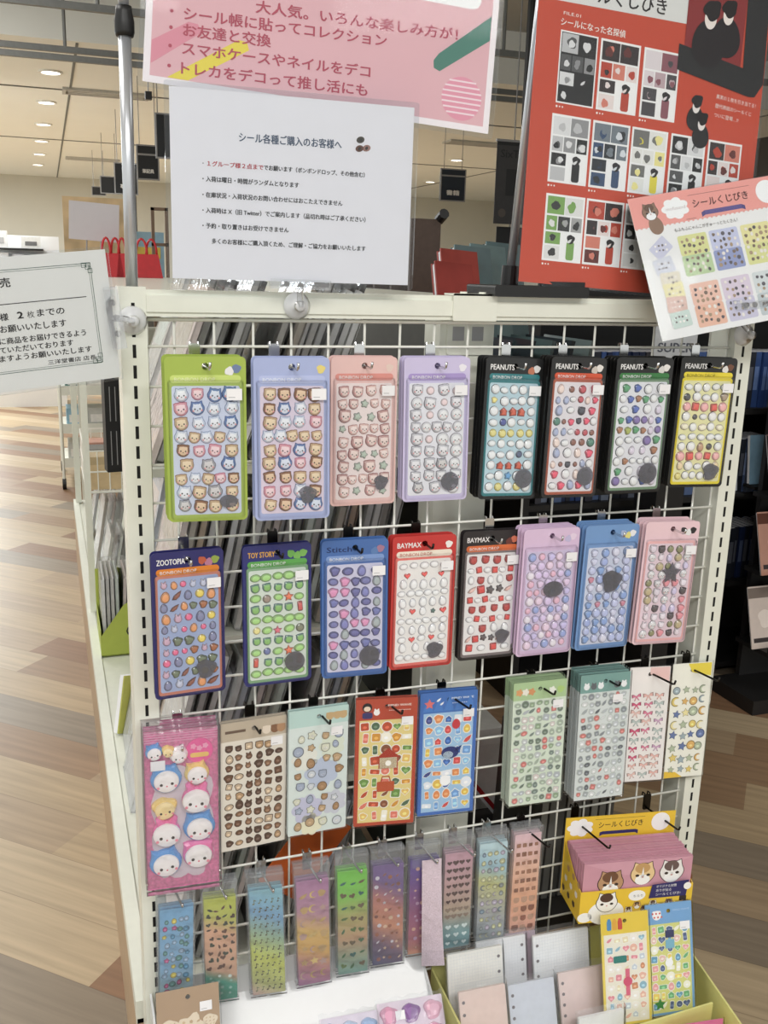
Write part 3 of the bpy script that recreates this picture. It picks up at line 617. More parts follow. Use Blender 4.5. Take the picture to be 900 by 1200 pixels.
hook(-.217, .8, .06, 'metal hook carrying the pale mint sheets', dark=True, drop=.0108, dx=.008)
def minds(cols, special):
    def d(mb, h, H, w):
        icons(mb, ['square', 'oblong', 'house', 'round', 'heart', 'tall', 'blob', 'square', 'egg', 'leaf'], cols, -h + .0065, h - .0065, -H + .007, -.034, 5, 9, w, rg, 1.12, jit=.06, rot=.12, rim=(246, 244, 236))
        special(mb, w + .0005)
    return d
def mw(txtcol, extra, tx=.0, brand='MIND WAVE'):
    def f(mb, h, t):
        mb.text(brand, tx, -.0125, .0048, ink(txtcol), t + .0002, .034, bold=.00015)
        for k in range(11): mb.flat(circle(tx + .002 + .003 * k, -.0185, .0009, 6), t + .0002, ink(txtcol))
        extra(mb, t + .0003)
    return f
def sp_red(mb, w):
    mb.flat(sc(OL('house'), .018, .004, -.095), w, ink((190, 60, 40))); mb.flat(rect(-.009, .017, -.109, -.092), w + .0001, ink((240, 226, 190))); mb.flat(circle(.004, -.101, .0045, 10), w + .0002, ink((250, 248, 240)))
    mb.flat(rrect(-.012, .014, -.146, -.130, .002), w, ink((206, 90, 50))); mb.tube([(-.006, -w, -.130), (-.004, -w, -.122), (.006, -w, -.122), (.008, -w, -.130)], .0008, ink((190, 60, 40)), 5)
def ex_red(mb, w):
    mb.flat(circle(-.029, -.013, .0072, 16), w, ink((40, 32, 34))); mb.flat(circle(-.029, -.0148, .005, 14, .8), w + .0001, ink((246, 220, 196))); mb.flat(rrect(-.036, -.021, -.030, -.0205, .003), w, ink((64, 60, 120))); mb.flat(sc(OL('bunny'), .0062, -.015, -.021), w, ink((250, 248, 244)))
flatpack('orange-red sheet with yellow panel of houses and food stickers, beside the blue sheet', (-.1157, -.035, .804), (-1.3, .3, -7.9), .0905, .2003, (206, 74, 46), .0325, (240, 220, 140), minds([(206, 84, 50), (226, 160, 60), (120, 160, 80), (240, 200, 110), (150, 90, 60), (236, 130, 110), (250, 246, 230), (90, 120, 90)], sp_red), 1, 'orange-red illustrated sticker sheets', group=G3,
         hdraw=mw((250, 236, 226), ex_red, .002), tagat=(.022, -.029), border=.0055, bordercol=(206, 74, 46))
hook(-.116, .8, .062, 'metal hook carrying the orange-red sheets', dark=True, drop=.0085, dx=.012)
def sp_blue(mb, w):
    mb.flat(sc(OL('oval'), .0135, .004, -.0975), w, ink((44, 56, 130))); mb.flat(sc(OL('leaf'), .006, .0165, -.092), w, ink((44, 56, 130))); mb.flat(sc(OL('oval'), .008, .001, -.101), w + .0001, ink((206, 226, 246)))
    mb.flat(sc(OL('bear'), .010, -.002, -.143), w, ink((250, 250, 250))); mb.flat(sc(OL('egg'), .008, .012, -.052), w, ink((220, 60, 70)))
def ex_blue(mb, w):
    for k in range(5): mb.flat([(-.04 + .016 * k, -.030), (-.024 + .016 * k, -.030), (-.031 + .016 * k, -.006 - .004 * (k % 2))], w - .00005 + .00001 * k, ink((74, 136, 214)))
    mb.flat(sc(OL('star'), .0085, -.030, -.018), w + .0001, ink((236, 120, 120))); mb.flat(sc(OL('leaf'), .004, -.016, -.012), w + .0001, ink((250, 250, 250))); mb.flat(sc(OL('leaf'), .0035, -.011, -.018), w + .0001, ink((250, 250, 250)))
flatpack('bright blue sheet with a dark blue whale and ocean stickers, right of the orange-red one', (-.0192, -.035, .8029), (-.9, -.3, -5.4), .088, .1985, (60, 120, 206), .0325, (164, 206, 240), minds([(236, 240, 248), (60, 110, 190), (240, 200, 90), (226, 80, 80), (120, 170, 226), (150, 200, 240), (70, 80, 150), (240, 150, 90)], sp_blue), 2, 'bright blue illustrated sticker sheets', group=G3,
         hdraw=mw((226, 238, 250), ex_blue, .004), tagat=(.022, -.029), border=.0055, bordercol=(64, 118, 206))
hook(-.0185, .8, .07, 'metal hook carrying the bright blue sheets', dark=True, drop=.0096, dx=.016)
def dense(cols):
    def d(mb, h, H, w): icons(mb, ['blob', 'egg', 'round', 'oval', 'square', 'bear', 'cat', 'leaf'], cols, -h + .003, h - .003, -H + .003, -.030, 7, 14, w, rg, 1.1, rim=(196, 204, 196), jit=.12)
    return d
def h_green(mb, h, t):
    for u, c in ((-.034, (236, 170, 110)), (-.014, (230, 160, 104)), (-.024, (246, 240, 226)), (.02, (246, 246, 236)), (.034, (190, 220, 130))): mb.flat(sc(OL('flower' if u < .03 else 'blob'), .0065, u, -.016), t + .0002 + (u + .05) * .002, ink(c))
flatpack('pale green sheet crowded with tiny grey-green stickers, thick stack on its hook', (.1308, -.035, .8018), (-.8, -.8, -3.7), .0876, .2056, (186, 216, 160), .029, (226, 238, 218), dense([(156, 176, 146), (206, 210, 210), (130, 146, 136), (226, 214, 210), (176, 190, 170), (190, 196, 200), (216, 130, 124), (120, 136, 120)]), 6, 'pale green crowded sticker sheets', pitch=.0042, group=G3, hdraw=h_green, tagat=(.022, -.033))
hook(.131, .8, .058, 'metal hook carrying the pale green sheets', dark=True, drop=.0107, dx=.010)
def h_teal(mb, h, t):
    for k, u in enumerate((-.032, -.02, -.008, .02, .032)): mb.flat(sc(OL('bunny'), .0068, u, -.020), t + .0002 + k * .00004, ink((246, 246, 246) if k % 2 == 0 else (110, 116, 120)))
flatpack('teal-headed sheet crowded with tiny grey stickers, deepest stack of the third row', (.243, -.038, .8026), (-1.7, -.3, -3.5), .0856, .2119, (130, 176, 168), .030, (226, 232, 230), dense([(206, 210, 214), (150, 156, 160), (226, 228, 228), (176, 182, 184), (110, 114, 120), (214, 130, 124), (196, 200, 204)]), 6, 'teal-headed crowded sticker sheets', pitch=.0050, group=G3, hdraw=h_teal, tagat=(.014, -.036))
hook(.243, .8, .058, 'metal hook carrying the teal-headed sheets', dark=True, drop=.0099, dx=.010)
def d_bow(mb, h, H, w):
    mb.flat([(h - .001, -.001), (.0, -.001), (.0, -.012), (h - .001, -.027)], .0014, ink((246, 206, 200)))
    icons(mb, ['bow'], [(230, 130, 160), (240, 190, 180), (196, 206, 200), (226, 90, 130), (214, 170, 200), (240, 200, 190)], -h + .005, h - .005, -H + .004, -.042, 3, 10, w, rg, 1.12, rot=.2)
flatpack('white sheet of pink and grey ribbon bows, left of the star sheet', (.3368, -.0199, .7954), (-2.5, .2, -8.1), .0698, .1973, (247, 240, 236), .027, (246, 240, 236), d_bow, 0, group=G3)
hook(.3368, .8, .062, 'metal hook carrying the ribbon bow sheet', dark=True, drop=.0172, dx=.014)
def d_star(mb, h, H, w):
    icons(mb, ['star', 'star', 'star', 'round', 'moon'], [(240, 214, 120), (110, 130, 180), (236, 190, 110), (170, 186, 190), (246, 232, 170), (190, 200, 170)], -h + .004, h - .004, -H + .004, -.036, 4, 8, w, rg, 1.05, jit=.14)
    mb.flat([(-h, -H), (-h + .034, -H), (-h + .02, -H + .010), (-h, -H + .012)], w - .0001, ink((248, 206, 60)))
def h_star(mb, h, t): mb.flat([(h - .0008, -.001), (-.008, -.001), (.0, -.016), (h - .0008, -.024)], t + .0001, ink((248, 226, 70)))
flatpack('white sheet of gold and blue stars with a yellow corner, last in the third row', (.4174, -.02, .7934), (-2.2, .3, -5.3), .0711, .2008, (247, 244, 230), .027, (248, 246, 232), d_star, 0, group=G3, hdraw=h_star)
hook(.4165, .8, .066, 'metal hook carrying the star sheet', dark=True, drop=.0192, dx=.014)

# ------------------------------------------------------------------ narrow strips, fourth row
G4 = 'narrow gradient sticker strips on the lowest hook row'
def strip(nm, label, pos, rot, W, H, stops, tilt, draw, behind, length, gap=.026, dx=.006, dark=False, pitch=.0046):
    t = thing('sticker_strip', label, 'sticker strip', pos, rot, G4); h = W / 2
    pm = ramp_mat('printed_strip', stops, lo=-H, hi=-gap, tilt=tilt)
    s = MB().plate(rrect(-h + .0035, h - .0025, -H + .004, -gap, .001), .0004, .0016, pm)
    plain = s.build('printed_strip', t).data
    bpy.data.objects.remove(t.children[0]); draw(s, h, H, .0019, gap); front = s.build('printed_strip', t)
    hole = circle(0, -.014, .003, 8)[::-1]
    b = MB(); b.shell([(rect(-h, h, -H, 0), -.0004), (rect(-h, h, -H, 0), .0022), (rect(-h + .001, h - .001, -H + .001, -.001), .0026)], BAGC)
    b.plate(rect(-h, h, -.0045, 0), -.0004, .0003, BAGC)
    bg_ = b.build('clear_sleeve', t)
    ordn = ['second', 'third', 'fourth', 'fifth']
    for k in range(behind):
        r2 = link('sticker_strip', None, None, Vector(pos) + Vector((random.uniform(-.001, .001), pitch * (k + 1), random.uniform(.0005, .003))), tuple(R(a) for a in rot))
        tag(r2, f'{ordn[k]} of the {nm} strips on one hook, counted from the front', 'sticker strip', G4)
        copy_under(t, [bg_], r2); o = bpy.data.objects.new('printed_strip', plain); COL.objects.link(o); o.parent = r2
    hook(pos[0], .55, length, f'metal hook carrying the {nm} strips', drop=.55 - pos[2] + .0135, dx=dx, dark=dark)
    return t
def dr(kinds, cols, nx, ny, fill=.8, vtop=.012, jit=.08, rot=.2, two=False):
    def f(mb, h, H, w, gap): icons(mb, kinds, cols, -h + .006, h - .005, -H + .008, -gap - vtop, nx, ny, w, rg, fill * 1.25, jit=jit, rot=rot, two=two, rim=None)
    return f
strip('pale blue jewel', 'pale blue strip with jewel coloured round stickers, leftmost in the lowest row', (-.42, -.03, .5453), (-.1, 1.5, -.3), .0527, .176, [(0, (176, 200, 196)), (.4, (140, 182, 214)), (1, (130, 184, 222))], 0, dr(['round', 'flower', 'egg'], [(226, 206, 90), (196, 90, 150), (80, 150, 190), (90, 150, 150), (150, 180, 210)], 4, 10, .7, jit=.25, two=True), 3, .045)
def d_cherry(mb, h, H, w, gap):
    icons(mb, ['leaf', 'heart'], [(110, 70, 50), (86, 60, 44), (60, 70, 50)], -h + .006, h - .005, -H + .055, -gap - .012, 4, 9, w, rg, .85, jit=.3, rot=1.2, two=False)
    icons(mb, ['round'], [(226, 240, 236), (150, 200, 190)], -h + .008, h - .008, -H + .010, -H + .05, 3, 4, w, rg, .5, jit=.3, two=False)
strip('olive to peach', 'strip fading olive, peach and deep green with dark leafy sprigs, second from the left post', (-.36, -.03, .5495), (0, -.3, -5.6), .0513, .2013, [(0, (56, 150, 130)), (.24, (72, 160, 140)), (.34, (214, 176, 150)), (.7, (226, 180, 150)), (.86, (196, 200, 100)), (1, (198, 206, 90))], .35, d_cherry, 3, .05)
strip('music note', 'strip fading blue to lime green with rows of small music notes', (-.2938, -.03, .5497), (-.2, -1.6, -7.3), .0543, .2071, [(0, (206, 176, 170)), (.15, (190, 196, 130)), (.4, (206, 214, 110)), (.62, (160, 190, 170)), (.8, (130, 176, 212)), (1, (150, 200, 216))], .5, dr(['note'], [(104, 104, 70), (120, 130, 96), (90, 84, 60)], 5, 12, .8, rot=.15, jit=.04), 3, .055)
strip('mauve and gold', 'strip fading mauve to gold and purple with gold outlined shapes', (-.2243, -.03, .5518), (-.5, -1.6, -3.4), .0546, .208, [(0, (166, 116, 160)), (.2, (186, 130, 140)), (.38, (214, 172, 96)), (.55, (220, 186, 110)), (.72, (190, 146, 166)), (1, (186, 136, 176))], .3, dr(['leaf', 'blob', 'star', 'moon'], [(226, 196, 120), (206, 170, 110), (196, 160, 150)], 3, 7, .75, jit=.1), 3, .055)
strip('grass green', 'strip fading grass green to tan and teal with dark green sprouts', (-.1626, -.03, .5557), (-.5, -1.4, -5.6), .0515, .2079, [(0, (110, 166, 160)), (.2, (150, 166, 140)), (.4, (196, 160, 124)), (.6, (180, 176, 110)), (.8, (134, 204, 84)), (1, (126, 210, 76))], 0, dr(['leaf', 'heart'], [(60, 110, 60), (90, 120, 50), (110, 90, 50), (40, 110, 100)], 3, 8, .62, jit=.1, rot=.5), 3, .055)
strip('dusk copper', 'strip fading violet to copper and slate with pale dots, right of the grass green strip', (-.1053, -.03, .5548), (-.4, -1.1, -6.1), .0535, .2042, [(0, (70, 74, 116)), (.22, (116, 90, 116)), (.45, (206, 146, 116)), (.65, (190, 126, 120)), (.85, (116, 90, 146)), (1, (126, 100, 160))], .6, dr(['round', 'leaf', 'star'], [(226, 190, 160), (170, 100, 70), (214, 210, 220), (150, 90, 80)], 4, 11, .5, jit=.25), 3, .055)
gp = strip('deep plum', 'strip fading violet to plum and amber, half covered by a curling glitter sleeve', (-.0448, -.028, .5516), (-.4, -.4, -5), .0525, .1966, [(0, (206, 150, 110)), (.2, (176, 100, 120)), (.5, (150, 76, 130)), (.8, (110, 66, 150)), (1, (96, 70, 160))], .1, dr(['round', 'star'], [(196, 150, 190), (220, 170, 150)], 3, 10, .35, jit=.3), 2, .06)
def curl_strip():
    t = thing('sticker_strip', 'loose glittery pink strip curling forward in front of the plum one', 'sticker strip', (-.0448, -.034, .5445), (0, 0, -4), G4)
    gm = mat('glitter_film', (232, 210, 220), .25, coat=.6, var=.3, scale=900)
    def sheet(dw, nu=5, nv=24):
        vs = []; fs = []
        for j in range(nv + 1):
            q = j / nv
            for i in range(nu + 1):
                p = i / nu; u = -.006 + .031 * p + .005 * q * q; v = -.018 - .186 * q + .012 * p * q
                wd = .001 + dw + .006 * math.sin(q * 2.6) + .016 * q ** 3 * p + .004 * p * q
                vs.append((u, -wd, v))
        for j in range(nv):
            for i in range(nu):
                a = j * (nu + 1) + i; fs.append((a + nu + 1, a + nu + 2, a + 1, a))
        return vs, fs
    mb = MB(); a, f = sheet(0); b, _ = sheet(.0008); n = len(a); mb.add(b, f, gm); mb.add(a, [x[::-1] for x in f], gm)
    mb.build('glitter_sheet', t, smooth=True)
    mb = MB(); mb.flat(rect(-.022, .024, -.03, -.003), .0008, BAGC); a, f = sheet(.0016); mb.add(a, f, BAGC); mb.build('clear_sleeve', t, smooth=True)
curl_strip()
def d_heart(mb, h, H, w, gap):
    icons(mb, ['heart'], [(86, 50, 50)], -h + .006, h - .005, -.118, -gap - .010, 4, 6, w, rg, 1.0, jit=0, rot=0, two=False)
    icons(mb, ['heart'], [(150, 126, 110)], -h + .006, h - .005, -.144, -.120, 4, 2, w, rg, 1.0, jit=0, rot=0, two=False)
    icons(mb, ['heart'], [(226, 240, 240)], -h + .006, h - .005, -.194, -.150, 3, 3, w, rg, .7, jit=0, rot=0, two=False)
strip('heart', 'strip fading rose grey to blue grey with neat rows of hearts', (.0117, -.03, .5531), (-.4, -.3, -3.6), .0516, .1998, [(0, (116, 160, 170)), (.25, (130, 166, 168)), (.45, (196, 176, 156)), (.7, (206, 170, 170)), (1, (212, 170, 186))], 0, d_heart, 3, .062, dx=.010)
strip('opal', 'opal strip fading pale blue, yellow and grey with rows of shiny moons', (.0702, -.03, .5514), (-.4, -.8, -4.5), .0525, .1993, [(0, (140, 156, 160)), (.3, (176, 180, 186)), (.5, (196, 196, 170)), (.62, (206, 206, 140)), (.8, (170, 206, 220)), (1, (206, 232, 238))], .4, dr(['round', 'moon', 'egg'], [(126, 150, 170), (190, 180, 200), (206, 206, 160), (150, 160, 160)], 4, 11, .72, jit=.05, two=True), 3, .066, gap=.018, dx=.012)
def d_pbear(mb, h, H, w, gap):
    icons(mb, ['square'], [(150, 90, 60), (176, 116, 84)], -h + .006, h - .005, -.120, -gap - .012, 4, 6, w, rg, .85, jit=0, rot=0, two=False)
    icons(mb, ['bear'], [(160, 90, 60), (206, 160, 130)], -h + .006, h - .005, -.190, -.122, 3, 4, w, rg, 1.0, jit=0, rot=0, two=False)
strip('peach bear', 'peach strip with brown squares and bear heads, right end of the lowest row', (.1305, -.03, .551), (-.7, .2, -3.5), .0515, .194, [(0, (236, 180, 160)), (.4, (240, 184, 150)), (.7, (244, 200, 176)), (1, (240, 206, 212))], 0, d_pbear, 3, .07, gap=.012, dx=.014, dark=True)

# ------------------------------------------------------------------ lottery box
YEL_C = mat('yellow_carton', (238, 200, 66), .45, coat=.25, var=.03); NAVY = ink((48, 46, 110)); WHI = ink((250, 250, 248)); KIN = ink((60, 46, 40))
LBX, LBR = (.299, -.034, .408), -9
lb = thing('lottery_box', 'yellow carton for a sticker lottery hung on two hooks at lower right', 'carton', LBX, (0, 0, LBR))
hb = [circle(s * .07, .121, .0035, 10)[::-1] for s in (-1, 1)]
c = MB().plate(rect(-.0955, .0955, .0, .138), 0, .0012, YEL_C)
c.flat(sc(OL('cloud'), .0165, -.070, .119, 0, 1.4), .0014, WHI); c.flat(circle(.070, .120, .0165, 20), .0014, WHI)
c.text('シールくじびき', -.0385, .1165, .0125, KIN, .0014, .077, bold=.0001)
c.flat(rect(-.031, .026, .1035, .1095), .0014, NAVY); c.flat([(-.036, .101), (-.031, .1035), (-.031, .1095), (-.036, .108)], .0015, NAVY); c.flat([(.026, .1035), (.031, .101), (.031, .108), (.026, .1095)], .0015, NAVY)
c.flat(rect(-.045, .042, .1315, .132), .0014, KIN); c.flat(rect(-.010, .006, .119, .1195), .00145, YEL_C)
c.build('back_card', lb)
b = MB(); b.plate(rect(-.0945, .0945, 0, .056), .079, .0802, YEL_C)
b.text('ちらり', -.006, .040, .005, KIN, .0806, .016); b.flat(sc(OL('oval'), .013, .0, .0425, 0, 1.1), .0804, WHI)
rb = random.Random(5)
def cat_head(mb, u, v, s, w, fur, dark, white=True):
    mb.flat(sc(OL('cat'), s, u, v), w, KIN); mb.flat(sc(OL('cat'), s * .94, u, v), w + .0001, ink(fur))
    mb.flat(sc(OL('oval'), s * .55, u - s * .05, v + s * .45), w + .0002, ink(dark))
    if white: mb.flat(sc(OL('oval'), s * .55, u, v - s * .45), w + .0003, WHI); mb.flat([(u - s * .12, v - s * .3), (u + s * .12, v - s * .3), (u, v + s * .55)], w + .0003, WHI)
    for q in (-1, 1): mb.flat(sc(OL('oval'), s * .14, u + q * s * .4, v - s * .1), w + .0004, KIN)
    mb.flat(circle(u, v - s * .25, s * .06, 6), w + .0005, ink((214, 130, 120)))
b.flat(sc(OL('oval'), .030, -.050, .016), .0803, WHI); b.flat(sc(OL('oval'), .012, -.085, .010), .0803, WHI); cat_head(b, -.050, .034, .020, .0806, (250, 248, 244), (90, 62, 50), False)
for k in range(8):
    cat_head(b, -.012 + .0135 * k, .017 + .008 * (k % 2) * (1 if k < 6 else .5), .0075, .0806, ((240, 226, 200), (226, 170, 90), (150, 120, 100))[k % 3], (96, 70, 54))
b.plate([(.02, .036), (.083, .036), (.086, .064), (.024, .060)], .0812, .0817, NAVY)
for k, s_ in enumerate(('オリジナル封筒', 'ありが出る', 'シールくじびき!')): b.text(s_, .031, .0545 - .0072 * k, .0055, WHI, .0819, (.034, .026, .042)[k])
b.flat(circle(.084, .0535, .0065, 14), .0820, WHI); b.flat(rrect(.073, .085, .026, .035, .001), .0804, KIN)
b.build('front_panel', lb)
for s in (-1, 1):
    b = MB(); x = s * .0945
    vs = [(x, 0, 0), (x, -.0795, 0), (x, -.0795, .056), (x, -.05, .066), (x, 0, .10)]; x2 = x - s * .001; n5 = 5
    b.add(vs + [(x2, p[1], p[2]) for p in vs], [(0, 1, 2, 3, 4) if s < 0 else (4, 3, 2, 1, 0), (9, 8, 7, 6, 5) if s < 0 else (5, 6, 7, 8, 9)] + [(i, i + 5, (i + 1) % 5 + 5, (i + 1) % 5) for i in range(5)], YEL_C)
    for k in range(9):
        yy, zz = -.01 - .0075 * k, .018 + .022 * ((k * 7) % 3); q = sc(OL('cat'), .006, yy, zz)
        b.add([(x + s * .0003, p[0], p[1]) for p in q], [tuple(range(len(q)))[::(1 if s > 0 else -1)]], ink(((90, 70, 56), (246, 240, 230), (196, 150, 100))[k % 3]))
    b.build('side_panel', lb)
MB().box(-.094, .094, -.079, 0, 0, .0012, YEL_C).build('base_panel', lb)
PKE = mat('dusty_pink_envelope', (206, 152, 168), .55, var=.03)
M_lb = Matrix.Translation(LBX) @ Matrix.Rotation(R(LBR), 4, 'Z')
env = None
for k in range(34):
    p = M_lb @ Vector((rb.uniform(-.0008, .0008), -.0762 + .0021 * k, .0016 + rb.uniform(0, .0035)))
    if env is None or k == 0:
        fr = MB(); fr.box(-.091, .091, 0, .0014, 0, .0985, PKE); fr.add([(-.091, -.0002, .0985), (.091, -.0002, .0985), (.02, -.0002, .074), (-.02, -.0002, .074)][::-1], [(0, 1, 2, 3)], mat('dusty_pink_flap', (212, 160, 176), .55, var=.03))
        cat_head(fr, -.045, .062, .024, .0005, (196, 150, 110), (120, 80, 56)); cat_head(fr, .008, .074, .023, .0005, (240, 206, 150), (206, 160, 100)); cat_head(fr, .057, .074, .023, .0005, (240, 236, 234), (110, 90, 86))
        o = fr.build('paper_envelope', None, p, (0, 0, R(LBR)))
        tag(o, 'dusty pink envelope printed with three cat heads, front of the carton stack', 'envelope', 'pink envelopes in the lottery carton')
        pl = MB().box(-.091, .091, 0, .0014, 0, .0985, PKE); env = pl.build('paper_envelope'); pmesh = env.data; bpy.data.objects.remove(env); env = 1
    else:
        o = link('paper_envelope', pmesh, None, p, (0, 0, R(LBR)))
        tag(o, 'plain dusty pink envelope in the stack behind the cat printed front one', 'envelope', 'pink envelopes in the lottery carton')
for s in (-1, 1):
    q = M_lb @ Vector((s * .07, 0, .121)); hook(q.x, .55, .088 if s < 0 else .075, f'dark steel hook through the {"white cloud" if s < 0 else "white disc"} on the yellow carton', dark=True, drop=.55 - q.z, dx=.012)

# ------------------------------------------------------------------ trays at the foot of the grid
TY = mat('lemon_tray_board', (226, 222, 146), .5, coat=.2, var=.03)
ty = thing('display_tray', 'lemon yellow tray hung below the carton, holding memo refills and sheets', 'tray', (0, 0, .19))
fp = [(-.018, -.012), (.431, -.014), (.388, -.27), (-.026, -.27)]
def wall(a, b_, h, th=.003):
    d = (Vector(b_) - Vector(a)).normalized(); nn = Vector((-d.y, d.x)) * th; mb = MB()
    p = [Vector(a), Vector(b_), Vector(b_) + nn, Vector(a) + nn]
    return mb.add([(v.x, v.y, 0) for v in p] + [(v.x, v.y, h) for v in p], [(0, 3, 2, 1), (4, 5, 6, 7), (0, 1, 5, 4), (1, 2, 6, 5), (2, 3, 7, 6), (3, 0, 4, 7)], TY)
wall(fp[1], fp[0], .134).build('back_wall', ty); wall(fp[2], fp[1], .118).build('side_wall', ty); wall(fp[0], fp[3], .118).build('side_wall', ty); wall(fp[3], fp[2], .07).build('front_wall', ty)
MB().add([(p[0], p[1], .002) for p in fp[::-1]] + [(p[0], p[1], 0) for p in fp[::-1]], [(3, 2, 1, 0), (4, 5, 6, 7)] + [(i, (i + 1) % 4, (i + 1) % 4 + 4, i + 4) for i in range(4)], TY).build('base', ty)
wall((.225, -.207), (.385, -.200), .106).build('divider', ty)
def refill(label, pos, rot, W, H, col, grid, holes, n=1):
    t = thing('memo_refill', label, 'memo refill', pos, rot, 'ring binder memo refills in the lemon tray'); h = W / 2
    pm = mat('refill_paper', col, .6, var=.03, scale=90)
    s = MB().plate(rrect(-h, h, -H, 0, .002), 0, .005, pm)
    if grid:
        for k in range(1, int(H / .005)): s.flat(rect(-h + .003, h - .003, -.005 * k, -.005 * k + .0003), .0052, ink((214, 218, 224)))
        for k in range(1, int(W / .005)): s.flat(rect(-h + .005 * k, -h + .005 * k + .0003, -H + .003, -.003), .0053, ink((214, 218, 224)))
    for side in holes:
        for k in range(6):
            u = side * (h - .0065); s.flat(circle(u, -.016 - (H - .03) / 5.6 * k, .0026, 10), .0054, ink((120, 112, 116)))
    s.build('paper_block', t)
    MB().shell([(rect(-h - .003, h + .003, -H - .002, .010), -.0005), (rect(-h - .003, h + .003, -H - .002, .006), .0062), (rect(-h, h, -H + .002, .003), .0072)], BAGC).build('clear_sleeve', t)
refill('wide cream memo refill with punched right edge, back left in the lemon tray', (.034, -.056, .367), (-14, 0, -2), .092, .166, (244, 242, 236), 1, (1,))
refill('white grid memo refill half hidden between the two others at the back', (.088, -.038, .3625), (-14, 0, -2), .085, .164, (240, 240, 242), 1, (1,))
refill('mauve memo refill showing only a narrow strip behind the grid ones', (.118, -.030, .360), (-14, 0, -2), .07, .162, (206, 182, 196), 0, ())
refill('white grid memo refill with punched left edge, back right of the refills', (.186, -.056, .367), (-14, 0, -2), .098, .168, (246, 247, 248), 1, (-1,))
refill('pale pink memo refill in front of the wide cream one', (.024, -.108, .341), (-20, 0, -2), .076, .132, (232, 210, 202), 0, (-1,))
refill('pale grey-blue memo refill, middle of the front three in the lemon tray', (.110, -.104, .329), (-20, 0, -2), .078, .125, (214, 218, 228), 0, (-1,))
refill('pink memo refill with punched edges, front right beside the yellow sheet', (.204, -.100, .326), (-20, 0, -2), .086, .122, (232, 212, 208), 0, (-1, 1))
refill('white memo refill cut off by the picture edge, before the pink punched ones', (.206, -.160, .292), (-8, 0, -2), .078, .09, (246, 246, 246), 0, ())
GT = 'illustrated sheets leaning in the lemon tray'
def ex_y(mb, w):
    for u, c in ((-.026, (80, 150, 206)), (-.017, (240, 180, 60)), (-.008, (220, 80, 60))): mb.flat(sc(OL('tall'), .0075, u, -.018), w + u * .001, ink(c)); mb.flat(circle(u, -.010, .003, 10), w + .0001 + u * .001, ink(c))
def sp_y(mb, w):
    mb.flat(rect(-.002, .005, -.13, -.088), w, ink((232, 110, 140))); mb.flat(circle(.0015, -.108, .0075, 16), w + .0001, ink((226, 90, 126))); mb.flat(sc(OL('oblong'), .011, -.010, -.072), w, ink((50, 140, 130)))
flatpack('yellow edged sheet of accessory and food stickers leaning beside the blue edged one', (.259, -.122, .4315), (-14, -1.5, -9), .079, .176, (246, 214, 60), .032, (244, 238, 220), minds([(240, 190, 170), (236, 150, 160), (206, 214, 224), (240, 226, 190), (150, 190, 206), (246, 240, 230), (216, 150, 110)], sp_y), 0, group=GT, hdraw=lambda mb, h, t: ex_y(mb, t + .0003), border=.004, bordercol=(246, 220, 90))
def ex_b(mb, w):
    mb.text('MIND WAVE', .0075, -.0135, .0042, ink((190, 220, 246)), w, .028); mb.flat(sc(OL('bear'), .009, -.020, -.018), w, ink((250, 246, 244)))
    for k in range(6): mb.flat(circle(-.027 + .003 * k, -.015 - .006 * (k % 2), .0016, 7), w + .0002, ink((226, 90, 80)))
def sp_b(mb, w):
    mb.flat(rect(-.007, .008, -.055, -.043), w, ink((60, 66, 110))); mb.flat(rect(-.007, .008, -.072, -.058), w, ink((130, 190, 210))); mb.flat(sc(OL('bunny'), .009, -.002, -.095), w, WHI); mb.flat(sc(OL('star'), .01, -.02, -.160), w, ink((60, 150, 70)))
flatpack('blue edged sheet of stationery stickers on lime, rightmost in the lemon tray', (.338, -.124, .434), (-14, -1.5, -9), .079, .178, (120, 176, 226), .032, (226, 226, 130), minds([(250, 246, 226), (110, 170, 200), (240, 170, 170), (250, 220, 110), (120, 190, 130), (90, 110, 150), (240, 200, 190)], sp_b), 0, group=GT, hdraw=lambda mb, h, t: ex_b(mb, t + .0003), border=.004, bordercol=(120, 176, 226), tagat=(.018, -.031))
def ex_p(mb, h, t):
    mb.text('MIND WAVE', .004, -.0135, .0045, ink((250, 220, 230)), t + .0003, .03)
    for u in (-.026, -.014): mb.flat(circle(u, -.016, .006, 14), t + .0003, ink((120, 50, 50)))
flatpack('hot pink card pack before the tray divider, cut off by the lower picture edge', (.336, -.222, .292), (-6, -1.5, -8), .092, .085, (236, 110, 160), .03, (244, 190, 206), None, 0, group=GT, hdraw=ex_p, holed=False)
